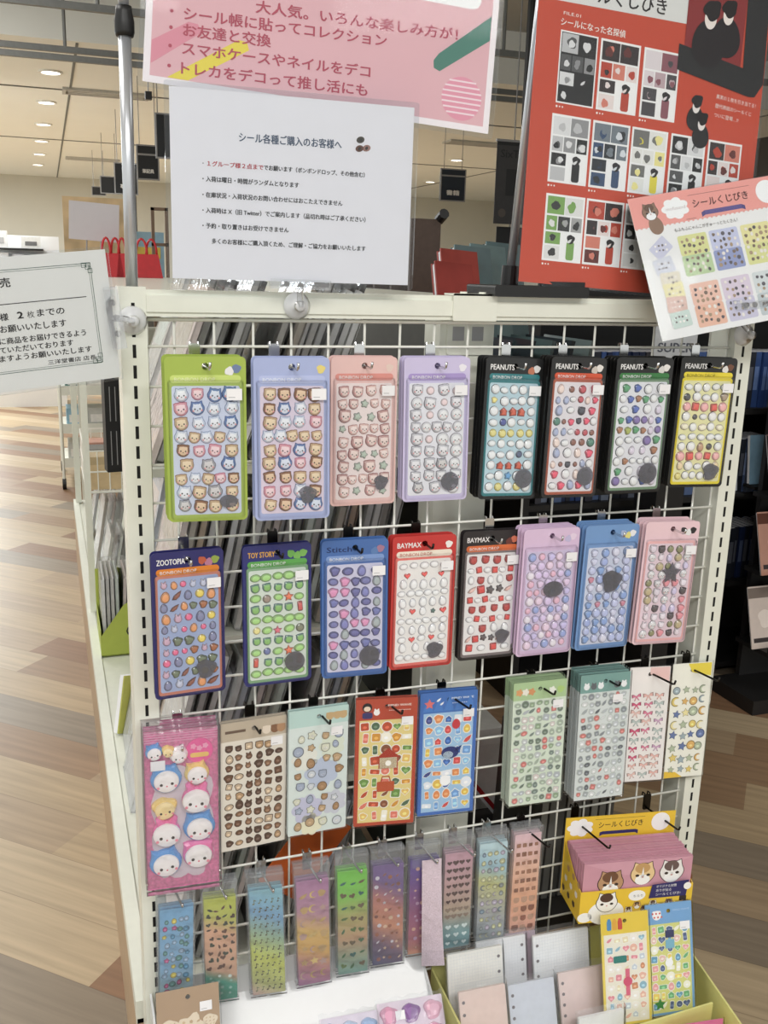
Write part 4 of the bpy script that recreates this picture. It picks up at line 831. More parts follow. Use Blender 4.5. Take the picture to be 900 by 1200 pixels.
# white sloping tray
WT = mat('white_tray_plastic', (218, 220, 222), .3, coat=.3, var=.01)
wt = thing('display_tray', 'white sloping tray hung at lower left under the gradient strips', 'tray', (0, -.0035, 0))
prof = [(-.0045, .384), (-.0045, .338), (-.205, .135)]
vs = []; fs = []
for x in (-.4325, -.036):
    for y, z in prof: vs.append((x, y, z))
    for y, z in prof[::-1]: vs.append((x, y + .0022, z - .002 if z < .38 else z))
fs = [(6, 7, 1, 0), (7, 8, 2, 1), (8, 9, 3, 2), (9, 10, 4, 3), (10, 11, 5, 4), (11, 6, 0, 5), (0, 1, 4, 5), (1, 2, 3, 4), (11, 10, 7, 6), (10, 9, 8, 7)]
MB().add(vs, [f[::-1] for f in fs], WT).build('sloping_back', wt)
for s, x in ((-1, -.459), (1, -.0345)):
    b = MB(); q = [(-.002, .338), (-.002, .12), (-.26, .12), (-.26, .15), (-.2, .20)] if s > 0 else [(-.014, .376), (-.014, .12), (-.27, .12), (-.27, .16), (-.06, .376)]
    n5 = 5; b.add([(x - .0015, y, z) for y, z in q] + [(x + .0015, y, z) for y, z in q], [(4, 3, 2, 1, 0), (5, 6, 7, 8, 9)] + [(i, (i + 1) % 5, (i + 1) % 5 + 5, i + 5) for i in range(5)], WT); b.build('side_wall', wt)
MB().box(-.4545, -.0345, -.272, -.269, .118, .16, WT).box(-.4545, -.0345, -.272, -.2, .115, .118, WT).build('front_lip', wt)
def d_foil(mb, h, H, w):
    for u, v, s, k in ((-.026, -.050, .013, 'blob'), (.004, -.055, .022, 'flower'), (.03, -.05, .011, 'blob'), (-.015, -.085, .014, 'round'), (.022, -.09, .015, 'blob')):
        mb.flat(sc(OL(k), s, u, v), w, ink((236, 220, 196))); icons(mb, ['flower', 'leaf'], [(206, 176, 140), (216, 190, 150)], u - s * .7, u + s * .7, v - s * .6, v + s * .6, 3, 3, w + .0002, rg, .7, two=False)
flatpack('kraft brown card pack of cream floral stickers standing in the white tray', (-.412, -.064, .413), (-19, 2, 1), .0875, .19, (190, 158, 124), .026, (190, 158, 124), d_foil, 0, tagat=(.016, -.022), group='packs resting in the white tray')
def puffy_bag(label, pos, rot, W, H, col, kinds):
    t = thing('puffy_bag', label, 'sticker pack', pos, rot, 'packs resting in the white tray'); h = W / 2
    MB().plate(rrect(-h, h, -H, 0, .002), 0, .001, mat('bag_card', (236, 224, 236), .5)).build('backing_card', t)
    for j in range(4):
        for i in range(3):
            o = OL('blob'); s = W / 6.6; g = MB(); g.shell([(sc(o, s), 0), (sc(o, s * .95), .005), (sc(o, s * .6), .009)], gloss(kinds[(i + j) % len(kinds)]))
            g.build('puffy_sticker', t, (-h + W / 6 * (2 * i + 1), -.0011, -.018 - .03 * j))
    b = MB(); nz = []
    for j in range(9):
        q = [(-h - .002 + (W + .004) * i / 12, .006 - j * (H + .008) / 8) for i in range(13)]
        nz.append([(u, -(.011 + .004 * math.sin(i * 1.9 + j) if 0 < i < 12 and 0 < j < 8 else .0005), v + .002 * math.sin(i * 2.2)) for i, (u, v) in enumerate(q)])
    b.add([p for r in nz for p in r], [((j + 1) * 13 + i, (j + 1) * 13 + i + 1, j * 13 + i + 1, j * 13 + i) for j in range(8) for i in range(12)], BAGC); b.build('clear_sleeve', t, smooth=True)
    MB().plate(rrect(-.026, -.012, -.024, -.012, .0005), .0125, .0129, PAPER).build('price_tag', t)
puffy_bag('pale blue puffy pack peeking in at the lower edge, in the white tray', (-.193, -.125, .362), (-38, 0, -4), .084, .13, (170, 196, 230), [(170, 196, 232), (200, 216, 240)])
puffy_bag('pink and purple puffy pack in a crinkled bag, right side of the white tray', (-.095, -.112, .353), (-38, 0, -4), .1, .14, (226, 170, 196), [(232, 170, 198), (150, 110, 170), (240, 190, 210)])

# ------------------------------------------------------------------ signs standing over the rack
def sheetsign(name, label, pos, rot, W, H, base, draw, m=.006, cat='sign'):
    t = thing(name, label, cat, pos, rot); h = W / 2
    s = MB().plate(rect(-h, h, -H, 0), 0, .0006, mat('sign_paper', base, .55, var=.008)); draw_items = draw(s, h, H, .0008)
    s.build('printed_sheet', t)
    for nm, mb in (draw_items or []): mb.build(nm, t)
    f = MB(); f.plate(rrect(-h - m, h + m, -H - m, m, .003), -.0006, -.0002, LAMI); f.plate(rrect(-h - m, h + m, -H - m, m, .003), .0016, .002, LAMI); f.build('clear_film', t)
    return t
def d_white(s, h, H, w):
    L = MB(); B = ink((66, 84, 110)); K = ink((34, 36, 42)); RD = ink((186, 50, 62))
    L.text('シール各種ご購入のお客様へ', -.0683, -.0535, .0112, B, w, .1246, bold=.0003)
    rows = [('・入荷は曜日・時間がランダムとなります', -.1115, -.1005, .1154), ('・在庫状況・入荷状況のお問い合わせにはおこたえできません', -.1118, -.1182, .1707),
            ('・入荷時は X（旧 Twitter）でご案内します（品切れ時はご了承ください）', -.112, -.1358, .201), ('・予約・取り置きはお受けできません', -.1122, -.1532, .104), ('多くのお客様にご購入頂くため、ご理解・ご協力をお願いいたします', -.1013, -.1706, .1914)]
    for t_, u, v, wd in rows: L.text(t_, u, v, .0066, K, w, wd, rot=-.008, bold=.00022)
    L.text('・', -.1113, -.0832, .0064, K, w); L.text('１グループ様２点まで', -.1056, -.0832, .0064, RD, w, .066, rot=-.008, bold=.00022); L.text('でお願います（ボンボンドロップ、その他含む）', -.0388, -.0837, .0064, K, w, .1252, rot=-.008, bold=.00022)
    for u, v, c in ((.080, -.042, (70, 66, 56)), (.079, -.052, (96, 60, 44)), (.088, -.051, (150, 110, 100))): s.flat(sc(OL('oval'), .0052, u, v, .3), w, ink(c)); s.flat(sc(OL('oval'), .0022, u, v, .9), w + .0001, ink((40, 36, 34)))
    return [('lettering', L)]
sheetsign('notice_sign', 'white notice of purchase rules in Japanese above the middle of the rack', (-.256, -.044, 1.595), (.2, .3, -1.1), .296, .2125, (229, 229, 235), d_white)
def d_pink(s, h, H, w):
    s.flat(rect(-h + .008, h - .008, -H + .008, -.008), w - .0001, mat('pink_print', (228, 180, 186), .5, var=.02, scale=6))
    s.flat(rrect(-.13, .194, -.162, -.02, .012), w, WHI)
    def stick(a, b_, r, c, ww):
        a, b_ = Vector(a), Vector(b_); d = (b_ - a).normalized(); n = Vector((-d.y, d.x)); ang = math.atan2(d.y, d.x); pts = [(b_.x + r * math.cos(ang + q), b_.y + r * math.sin(ang + q)) for q in (R(x) for x in range(-90, 91, 20))] + [(a.x + r * math.cos(ang + q), a.y + r * math.sin(ang + q)) for q in (R(x) for x in range(90, 271, 20))]
        s.flat(pts, ww, c)
    s.flat([(.2095, -.166), (.2095, -.196), (.146, -.243), (.138, -.240), (.137, -.231), (.143, -.222)], w + .0001, ink((64, 130, 112)))
    s.flat([(-.165, -.3015), (-.095, -.256), (-.098, -.247), (-.108, -.246), (-.19, -.3015)], w, ink((244, 222, 60)))
    s.flat([(-.2095, -.2885), (-.152, -.2445), (-.157, -.236), (-.168, -.235), (-.2095, -.262)], w, ink((230, 140, 158)))
    s.flat(circle(.178, -.272, .027, 28), w, ink((236, 150, 172)))
    for k in range(7):
        v = -.252 - .0065 * k; q = math.sqrt(max(0, .027 ** 2 - (v + .272) ** 2)); s.flat([(.178 - q, v), (.178 + q, v), (.178 + q, v + .0022), (.178 - q, v + .0022)], w + .0001, ink((250, 222, 228)))
    L = MB(); K = ink((190, 62, 86)); r_ = .035
    L.text('大人気。いろんな楽しみ方が！', -.0896, -.2105, .0158, K, w + .0003, .256, rot=r_, bold=.0004)
    for t_, v, wd in (('シール帳に貼ってコレクション', -.2325, .248), ('お友達と交換', -.2510, .104), ('スマホケースやネイルをデコ', -.2718, .2300), ('トレカをデコって推し活にも', -.2945, .2280)):
        L.text(t_, -.1735, v, .0158, K, w + .0003, wd, rot=r_, bold=.0004); L.flat(circle(-.188, v + .0065, .0022, 10), w + .0003, K)
    return [('lettering', L)]
pk = sheetsign('poster', 'large pink laminated poster about sticker fun, behind the white notice', (-.1835, .0342, 1.8991), (-6.4, 4.5, -5.4), .436, .31, (248, 240, 242), d_pink, cat='poster')
def d_left(s, h, H, w):
    G = ink((40, 84, 66)); L = MB()
    for o, t_ in ((0, .0006), (.0022, .0004)):
        x0, x1, y0, y1 = -.0873 + o, .0868 - o, -.1275 + o, -.0135 - o
        for a in (rect(x0, x1, y1 - t_, y1), rect(x0, x1, y0, y0 + t_), rect(x0, x0 + t_, y0, y1), rect(x1 - t_, x1, y0, y1)): s.flat(a, w, G)
    for cx, cy, q in ((.083, -.018, 1), (.082, -.123, -1)):
        for du, dv in ((0, 0), (-.004, .0025 * q), (.0025, -.004 * q), (.001, .0025 * q)):
            x, y, r_ = cx + du, cy + dv, .0026
            for a in (rect(x - r_, x + r_, y + r_ - .0005, y + r_), rect(x - r_, x + r_, y - r_, y - r_ + .0005), rect(x - r_, x - r_ + .0005, y - r_, y + r_), rect(x + r_ - .0005, x + r_, y - r_, y + r_)): s.flat(a, w + .0001, G)
    K = ink((26, 26, 28)); T = lambda t_, u, v, hh, wd, bo=.0002: L.text(t_, u, v, hh, K, w, wd, bold=bo)
    T('売', -.0122, -.0315, .0112, .0106, .0003); s.flat(rect(-.018, .0777, -.0509, -.0500), w, K)
    T('様', -.0180, -.0675, .0088, .0088); T('2', .0006, -.0675, .0105, .0058, .0005); T('枚', .0108, -.0672, .0082, .0078, 0); T('までの', .0216, -.0668, .0092, .0298)
    T('お願いいたします', -.0200, -.0808, .0090, .0714); T('に商品をお届けできるよう', -.0226, -.0938, .0080, .0942); T('ていただいております', -.0240, -.1036, .0078, .0800); T('ますようお願いいたします', -.0256, -.1132, .0078, .1013); T('三洋堂書店 店長', .0251, -.1226, .0058, .0544, .0001)
    return [('lettering', L)]
sheetsign('notice_sign', 'white notice with double green border limiting copies, clipped on the left post', (-.5863, -.0807, 1.4021), (6.9, -6.3, 8.1), .21, .148, (228, 229, 226), d_left, m=.003)
RED_P = (202, 78, 54)
def panel(s, u0, u1, v0, v1, base, cols, w, rr):
    s.flat(rect(u0, u1, v0, v1), w, ink((250, 248, 246))); s.flat(rect(u0 + .002, u1 - .002, v0 + .002, v1 - .002), w + .0001, ink(base)); W, H = u1 - u0 - .006, v1 - v0 - .006
    cuts = [(0, .48, .72, 1), (.5, 1, .72, 1), (0, .3, .46, .69), (.33, .66, .46, .69), (.7, 1, .46, .69), (0, .42, .24, .43), (0, .42, 0, .21)]
    for a, b_, c_, d_ in cuts:
        x0, x1, y0, y1 = u0 + .003 + W * a, u0 + .003 + W * b_, v0 + .003 + H * c_, v0 + .003 + H * d_
        s.flat(rect(x0, x1, y0, y1), w + .0002, ink(cols[rr.randrange(len(cols))]))
        for q in range(2): s.flat(sc(OL('blob'), min(x1 - x0, y1 - y0) * rr.uniform(.2, .36), x0 + (x1 - x0) * rr.uniform(.35, .65), y0 + (y1 - y0) * rr.uniform(.35, .6), rr.uniform(0, 6)), w + .0003 + q * .0001, ink(cols[rr.randrange(len(cols))]))
    s.flat(sc(OL('tall'), H * .15, u0 + .003 + W * .72, v0 + .003 + H * .15), w + .0003, ink(cols[0])); s.flat(sc(OL('blob'), H * .085, u0 + .003 + W * .72, v0 + .003 + H * .34), w + .0005, ink((44, 40, 42))); s.flat(sc(OL('leaf'), H * .05, u0 + .003 + W * .69, v0 + .003 + H * .31), w + .0006, ink(cols[1]))
def d_red(s, h, H, w):
    rr = random.Random(11); GR = [(40, 40, 42), (226, 226, 226), (150, 150, 152), (196, 196, 198), (90, 90, 92)]
    RDs = [(200, 70, 50), (240, 225, 220), (110, 50, 46), (226, 130, 110), (60, 50, 50)]; BL = [(60, 84, 120), (220, 224, 230), (120, 130, 140), (50, 54, 60)]; YE = [(240, 224, 70), (236, 236, 230), (120, 120, 116), (246, 236, 150)]; GN = [(130, 176, 90), (230, 230, 226), (60, 60, 60), (170, 170, 168)]; MV = [(150, 90, 100), (230, 220, 222), (80, 76, 80), (196, 170, 176)]
    s.flat([(-.166, -.1690), (.048, -.163), (.05, -.03), (-.166, -.03)], w, mat('banner_print', (226, 226, 222), .5, var=.01))
    L = MB(); K = ink((40, 34, 34)); W_ = ink((250, 240, 232))
    L.text('シールくじびき', -.146, -.1615, .023, K, w + .0002, .156, rot=.03, bold=.0004); L.text('FILE.01', -.1515, -.1845, .0058, W_, w + .0002, .0265); L.text('シールになった名探偵', -.1545, -.1975, .0105, W_, w + .0002, .1015, rot=.004, bold=.0002)
    for k, (t_, wd) in enumerate((('真実の１枚を引き当てる！', .072), ('歴代表紙のシールくじ', .066), ('ついに登場…!!', .044))): L.text(t_, .1085 - .0005 * k, -.2515 - .0125 * k, .0066, W_, w + .0002, wd, rot=-.05)
    P3 = [GR, RDs, MV]
    for k, u in enumerate((-.1535, -.0905, -.0200)): panel(s, u, u + (.0585, .0645, .0600)[k], -.2945, -.2035, ((40, 40, 42), (250, 248, 246), (250, 248, 246))[k], P3[k], w, rr)
    for k, u in enumerate((-.1570, -.0925, -.0285, .0375, .1030)): panel(s, u, u + .0605, -.3960, -.3085, (248, 247, 246), (GR, BL, YE, GR, RDs)[k], w, rr)
    for k, u in enumerate((-.1570, -.0925, -.0285, .0375, .1030)): panel(s, u, u + .0620, -.4990, -.4110, (248, 247, 246), (GN, RDs, GN, MV, GR)[k], w, rr)
    for u, v in ((-.1515, -.299), (-.088, -.299), (-.018, -.2985), (-.1550, -.4005), (-.0905, -.4005), (-.0265, -.4005), (.0395, -.4), (.105, -.4), (-.1550, -.5035), (-.0905, -.5035), (-.0265, -.5035)):
        for k in range(3): s.flat(circle(u + .0045 * k, v, .0016 if k == 0 else .0012, 8), w, W_)
    s.flat([(.036, -.190), (.150, -.205), (.146, -.10), (.186, -.10), (.189, -.222), (.176, -.241), (.165, -.242), (.036, -.224)], w + .0006, ink((34, 33, 35)))
    s.flat([(.045, -.199), (.145, -.212), (.146, -.10), (.045, -.10)], w + .0005, ink((150, 40, 40)))
    for u, v, r_ in ((.085, -.16, .03), (.115, -.15, .026)): q = w + .0007 + u * .003; s.flat(sc(OL('egg'), r_ * 1.05, u, v - r_ * .75, 0, 1.15), q, ink((36, 30, 34))); s.flat(sc(OL('oval'), r_ * .48, u, v + r_ * .35, 1.5), q + .0001, ink((236, 226, 220))); s.flat(sc(OL('blob'), r_ * .5, u + r_ * .06, v + r_ * .72, .5, 1.15), q + .0002, ink((34, 28, 30)))
    for u, v in ((.075, -.272), (.087, -.294)): q = w + .0005 + (u - .07) * .01; s.flat(sc(OL('egg'), .017, u, v - .012, 0, 1.1), q, ink((30, 28, 30))); s.flat(sc(OL('oval'), .009, u, v + .004, 1.5), q + .0001, ink((240, 232, 228))); s.flat(sc(OL('blob'), .0098, u + .001, v + .0115, .4, 1.1), q + .0002, ink((30, 26, 28)))
    return [('lettering', L)]
sheetsign('poster', 'red sticker lottery poster with comic panels, standing on the black base', (.2744, .0209, 1.9074), (-4.2, 3.2, 2.6), .38, .53, RED_P, d_red, m=.004, cat='poster')
def d_cat(s, h, H, w):
    s.flat(rect(-h, h, -.0455, 0), w - .0001, mat('salmon_print', (240, 164, 154), .5, var=.01))
    for k in range(40): s.flat(circle(-h + .0075 * k + .003, -.0455, .0018, 8), w, ink((240, 164, 154)))
    cat_head(s, -.119, -.024, .014, w + .0002, (150, 116, 92), (110, 80, 62)); s.flat(sc(OL('egg'), .014, -.115, -.044, .2), w + .0001, ink((150, 116, 92)))
    s.flat(sc(OL('cloud'), .0165, -.079, -.0245, 0, 1.35), w + .0001, WHI); s.flat(circle(.071, -.0225, .0175, 24), w + .0001, WHI)
    L = MB(); L.text('mofusand', -.094, -.0265, .0070, ink((206, 190, 190)), w + .0003, .031); L.text('シールくじびき', -.0505, -.0275, .0135, ink((90, 44, 44)), w + .0003, .090, bold=.0002); L.text('もふもふにゃんこがぎゅーっとたくさん！', -.0885, -.0585, .0060, ink((70, 50, 46)), w + .0003, .102)
    s.flat(rect(-.0345, .0255, -.041, -.0345), w + .0001, ink((92, 80, 150))); s.flat([(-.040, -.0435), (-.0345, -.041), (-.0345, -.0345), (-.040, -.037)], w + .0002, ink((80, 70, 136))); s.flat([(.0255, -.041), (.031, -.0435), (.031, -.037), (.0255, -.0345)], w + .0002, ink((80, 70, 136)))
    s.flat(rect(-.055, .045, -.0095, -.009), w, ink((110, 60, 60))); s.flat(rect(-.066, -.05, -.0435, -.043), w, ink((110, 60, 60)))
    rr = random.Random(4)
    for j, (v0, v1) in enumerate(((-.1255, -.0655), (-.2015, -.1370))):
        for k, u in enumerate((-.0875, -.0370, .0145, .066)):
            c = (((226, 226, 150), (190, 214, 160)), ((200, 204, 232), (150, 160, 206)), ((238, 230, 160), (226, 226, 150)), ((240, 200, 190), (246, 214, 200)), ((244, 196, 176), (240, 186, 160)), ((222, 206, 222), (206, 200, 222)), ((216, 222, 222), (196, 204, 206)), ((236, 226, 210), (226, 214, 196)))[j * 4 + k]
            s.flat(rrect(u, u + .0465, (v0 + v1) / 2, v1, .003), w, ink(c[0])); s.flat(rrect(u, u + .0465, v0, (v0 + v1) / 2, .003), w, ink(c[1]))
            icons(s, ['cat', 'blob', 'round', 'egg'], [(130, 110, 96), (240, 232, 222), (176, 150, 120), (96, 90, 96)], u + .003, u + .0435, v0 + .003, v1 - .003, 5, 6, w + .0003, rr, .7, jit=.2, two=False)
    for k, (u, v, c, a) in enumerate(((-.116, -.078, (206, 206, 226), .6), (-.118, -.104, (214, 216, 226), .15), (-.113, -.126, (226, 218, 196), -.05), (-.112, -.142, (236, 226, 170), .02), (-.113, -.162, (226, 190, 176), -.1), (-.112, -.184, (206, 222, 212), .05))):
        s.flat(sc(rrect(-1, 1, -.75, .75, .15), .0155, u, v, a), w + .0001 + .0007 * k / 6, ink(c)); icons(s, ['cat', 'round'], [(120, 110, 110), (246, 240, 236)], u - .011, u + .011, v - .007, v + .007, 4, 2, w + .00025 + .0007 * k / 6, rr, .6, two=False)
    return [('lettering', L)]
sheetsign('poster', 'white and salmon cat sticker poster tilted at the right post', (.3509, -.0465, 1.5296), (-19.1, -10.8, -4.5), .297, .21, (240, 239, 237), d_cat, m=.001, cat='poster').scale = (.96, .96, .96)
# suction cups with sign clips
def cup(label, pos, clip):
    t = thing('suction_cup_clip', label, 'suction cup', pos, group='suction cups with clear sign clips'); x, y, z = pos
    b = MB(); n = 20; pr = [(.0175, .012), (.0172, .0105), (.012, .006), (.0065, .003), (.006, -.003), (.0068, -.006), (.0055, -.010), (.0, -.011)]
    b.add([(r * math.cos(2 * math.pi * k / n), yy, r * math.sin(2 * math.pi * k / n)) for r, yy in pr for k in range(n)], [(q * n + i, (q + 1) * n + i, (q + 1) * n + (i + 1) % n, q * n + (i + 1) % n) for q in range(len(pr) - 1) for i in range(n)], RUBBER)
    b.build('cup', t, smooth=True)
    c = MB(); a, bb, hw = Vector(clip[0]) - Vector(pos), Vector(clip[1]) - Vector(pos), clip[2]; d = (bb - a).normalized(); u = d.cross(Vector((0, -1, 0))).normalized()
    q = [a - u * hw, bb - u * hw, bb + u * hw, a + u * hw]
    for oy in (.004, -.004): c.add([(p.x, p.y + oy, p.z) for p in q] + [(p.x, p.y + oy - .0012, p.z) for p in q], [(0, 1, 2, 3), (7, 6, 5, 4)] + [(i, i + 4, (i + 1) % 4 + 4, (i + 1) % 4) for i in range(4)], ACRYL)
    m_ = (a + bb) / 2; c.tube([(0, -.008, 0), (m_.x * .6, -.012, m_.z * .6), (m_.x, m_.y - .003, m_.z)], .004, ACRYL, 8)
    for f in (.25, .75): p = a.lerp(bb, f); c.tube([(p.x, p.y - .007, p.z), (p.x, p.y + .005, p.z)], .0035, ACRYL, 8)
    c.build('clip', t)
cup('clear suction cup on the left post holding the green bordered notice', (-.451, -.027, 1.332), ((-.479, -.062, 1.372), (-.470, -.064, 1.302), .008))
cup('clear suction cup on the top beam under the white notice', (-.2475, -.029, 1.3525), ((-.288, -.044, 1.380), (-.212, -.044, 1.379), .006))
cup('clear suction cup on the right post under the cat poster', (.447, -.027, 1.321), ((.352, -.106, 1.366), (.415, -.106, 1.369), .006))
# poles
POLE = mat('steel_pole', (206, 209, 214), .32, metal=.7, var=.02)
t = thing('sign_pole', 'chrome pole with a black joint rising behind the left post', 'pole', (-.447, .03, 1.372))
MB().tube([(0, 0, -.03), (.002, 0, .30)], .0075, POLE, 14).build('lower_tube', t, smooth=True); MB().tube([(.002, 0, .30), (.003, 0, .62)], .006, POLE, 14).build('upper_tube', t, smooth=True)
b = MB(); b.tube([(.002, 0, .285), (.002, 0, .29), (.002, 0, .302), (.002, 0, .312), (.002, 0, .318)], [.010, .0115, .0115, .0095, .009], BLACK, 14); b.build('joint', t, smooth=True)
t = thing('poster_stand', 'chrome pole on a black clamp base holding the red poster', 'poster stand', (.0865, .045, 1.369))
MB().tube([(-.007, .0, .02), (.030, .0, .63)], .0062, POLE, 14).build('pole', t, smooth=True)
b = MB(); b.plate(rrect(-.064, .080, .0005, .0155, .003), -.020, .075, BLACK); b.build('base', t)
b = MB(); b.tube([(-.007, 0, .014), (-.0055, 0, .042)], .0125, BLACK, 16); b.build('collar', t)
b = MB(); b.box(.01, .075, -.0595, -.055, .0155, .022, BLACK); b.box(.01, .075, -.071, -.0665, .0155, .022, BLACK); b.box(.02, .065, -.071, .0, .0115, .0155, BLACK); b.build('poster_clamp', t)

# ------------------------------------------------------------------ gondola shelf behind the rack
gd = thing('gondola_shelf', 'long white gondola shelf unit running back behind the wire grid rack', 'shelf unit')
GREYB = mat('grey_back_panel', (84, 84, 80), .7, var=.05); GDARK = mat('dark_deck', (52, 50, 48), .6)
b = MB(); b.box(-.4746, .45, .06, 3.5, 0, .27, mat('beige_kick', (186, 160, 130), .5)); b.build('plinth', gd)
b = MB(); b.box(-.452, .0, .06, 3.5, .27, .296, WHITE_METAL); b.box(-.476, -.452, .06, 3.5, .262, .302, WHITE_METAL); b.build('base_deck', gd)
MB().box(.045, .45, .06, 3.5, .27, .296, GDARK).build('base_deck', gd)
MB().box(-.022, .062, .05, .11, .27, 1.35, WHITE_METAL).build('upright', gd)
b = MB(); b.plate(rrect(-.012, .052, 1.285, 1.33, .004), -.05, -.047, WHITE_METAL); b.flat(rect(-.004, .014, 1.305, 1.325), -.0468, GREYINK); b.flat(rect(.026, .044, 1.305, 1.325), -.0468, GREYINK); b.flat(circle(.020, 1.298, .0022, 10), -.0467, SLOT); b.build('label_plate', gd)
MB().box(.012, .028, .11, 3.5, .296, 1.34, GREYB).build('back_panel', gd)
for z in (.60, .86, 1.12):
    b = MB(); b.box(-.43, .012, .12, .60, z - .012, z, WHITE_METAL); b.box(-.30, .012, .60, 3.5, z - .012, z, WHITE_METAL); b.build('shelf', gd)
MB().box(-.466, -.44, 3.42, 3.46, .3, 1.35, WHITE_METAL).build('end_post', gd)
MB().box(-.466, -.446, 1.86, 1.885, .302, 1.35, WHITE_METAL).build('middle_post', gd)
# wrapped stationery leaning on the shelves, faces to the left aisle
WR = [(244, 243, 240), (230, 227, 222), (236, 220, 214), (216, 213, 208), (222, 230, 222), (204, 194, 180), (250, 249, 248), (234, 210, 182), (212, 212, 210), (160, 154, 148), (214, 220, 230)]
wname = ['white', 'pale grey', 'pale rose', 'stone grey', 'pale sage', 'taupe', 'bright white', 'sandy', 'mid grey', 'warm grey', 'pale blue']
tier = {.296: 'on the bottom deck', .60: 'on the low shelf', .86: 'on the middle shelf', 1.12: 'on the top shelf'}
rs = random.Random(21)
packet = {}
def packet_copy(ci, L_, Hh, loc, lean, grp, lab):
    key = (ci, round(L_, 2), round(Hh, 2))
    if key not in packet:
        b = MB().box(-.0044, .0044, -L_ / 2, L_ / 2, 0, Hh, mat('wrapped_paper', WR[ci], .55, var=.08, scale=60))
        b.box(-.0050, .0, -L_ / 2 + .02, L_ / 2 - .02, Hh * .55, Hh * .85, mat('paper_label', tuple(min(255, x + 20) for x in WR[(ci + 3) % len(WR)]), .6))
        wv = MB(); wv.box(-.0056, .0056, -L_ / 2 - .006, L_ / 2 + .006, -.0002, Hh + .012, BAGC)
        packet[key] = (b.build('paper_set').data, wv.build('clear_sleeve').data)
        for o in [o for o in COL.objects if o.data in packet[key]]: bpy.data.objects.remove(o)
    t = thing('stationery_packet', lab, 'stationery packet', loc, (0, lean, 0), grp)
    link('paper_set', packet[key][0], t); link('clear_sleeve', packet[key][1], t)
for z, xs, Hs in ((1.12, (-.42, -.17), .275), (.86, (-.41, -.07), .215), (.60, (-.41, -.13), .215), (.296, (-.42, -.16), .25)):
    for row, y in enumerate((.235, .47)):
        x = xs[0]; lean = 20 if z > 1 else (12 if z > .8 else 16)
        while x < xs[1] - .0:
            ci = rs.randrange(len(WR)); hh = Hs * rs.choice((.86, .95, 1.0))
            packet_copy(ci, rs.choice((.15, .19)), hh, (x, y, z + .0042), lean, 'clear wrapped stationery packets behind the wire grid', f'{wname[ci]} clear wrapped stationery packet leaning {tier[z]} behind the grid')
            x += rs.choice((.0128, .0135, .015, .019)) + (.04 if rs.random() < .06 else 0)
# contents of the left shelf edge
gb = thing('file_box', 'lime green open box of wrapped sheets on the gondola deck by the aisle', 'file box', (-.405, 1.47, .3025))
LG = mat('lime_card', (176, 190, 84), .5, var=.03)
b = MB(); b.add([(-.047, 0, 0), (.06, 0, 0), (.06, 0, .17), (.02, 0, .15), (-.045, 0, .06), (-.047, 0, .075)], [(0, 1, 2, 3, 4, 5)], LG); b.add([(-.047, .002, 0), (.06, .002, 0), (.06, .002, .17), (.02, .002, .15), (-.045, .002, .06), (-.047, .002, .075)], [(5, 4, 3, 2, 1, 0)], LG)
b.text('C', .024, .055, .045, ink((40, 46, 30)), .0004); b.flat(sc(OL('leaf'), .008, .042, .098), .0005, ink((60, 70, 40))); b.build('front_panel', gb)
b = MB(); b.box(-.047, -.045, .002, .24, 0, .075, LG); b.build('side_panel', gb); b = MB(); b.box(.058, .06, .002, .24, 0, .17, LG); b.build('side_panel', gb)
b = MB(); b.box(-.047, .06, .24, .242, 0, .19, LG); b.build('back_panel', gb); MB().box(-.047, .06, 0, .242, -.001, .001, LG).build('base', gb)
for k in range(8):
    packet_copy((k * 3) % 5, .19, .215, (-.4385 + .0128 * k, 1.60, .3065), 0 if k < 4 else 3, 'wrapped sheets in the lime green box', f'clear wrapped {wname[(k * 3) % 5]} sheet standing in the lime green box')
for k in range(5):
    packet_copy((0, 4, 7, 1, 3)[k], .15, .20, (-.425 + .02 * k, .93 + .02 * k, .2975), 14, 'wrapped sheets on the deck by the left post', f'clear wrapped {wname[(0, 4, 7, 1, 3)[k]]} sheet leaning on the deck left of the rack post')
for k in range(5):
    packet_copy((6, 1, 8, 3, 0)[k], .19, .235, (-.435 + .018 * k, .71 - .03 * (k % 2), .2975), 16, 'wrapped sheets on the deck by the left post', f'tall {wname[(6, 1, 8, 3, 0)[k]]} wrapped sheet leaning on the near deck')
for y_, ks in ((2.02, (1, 0, 3, 6)), (2.42, (5, 2, 1)), (2.85, (8, 0, 4))):
    for k, ci in enumerate(ks):
        packet_copy(ci, .19, .235 if y_ < 2.2 else .26, (-.425 + .03 * k, y_, .2995), 10, 'wrapped sheets farther along the gondola deck', f'{wname[ci]} wrapped sheet standing on the deck behind the lime green box, {"near" if y_ < 2.2 else "middle" if y_ < 2.6 else "far"} cluster')
wb = thing('wire_basket', 'white wire basket hanging off the gondola side behind the lime green box', 'basket', (-.40, 2.05, .66)); b = MB()
for z in (0, .07, .14):
    b.tube([(-.055, -.02, z), (.1, -.02, z), (.1, .45, z), (-.055, .45, z), (-.055, -.02, z)], .003, WIRE, 5)
b.build('rim_wires', wb); b = MB()
for k in range(5): b.tube([(-.055 + .038 * k, -.02, .14), (-.055 + .038 * k, -.02, 0), (-.055 + .038 * k, .45, 0), (-.055 + .038 * k, .45, .14)], .002, WIRE, 5)
for k in range(7): b.tube([(-.055, .0 + .07 * k, .14), (-.055, .0 + .07 * k, 0), (.1, .07 * k, 0)], .002, WIRE, 5)
b.build('basket_wires', wb)
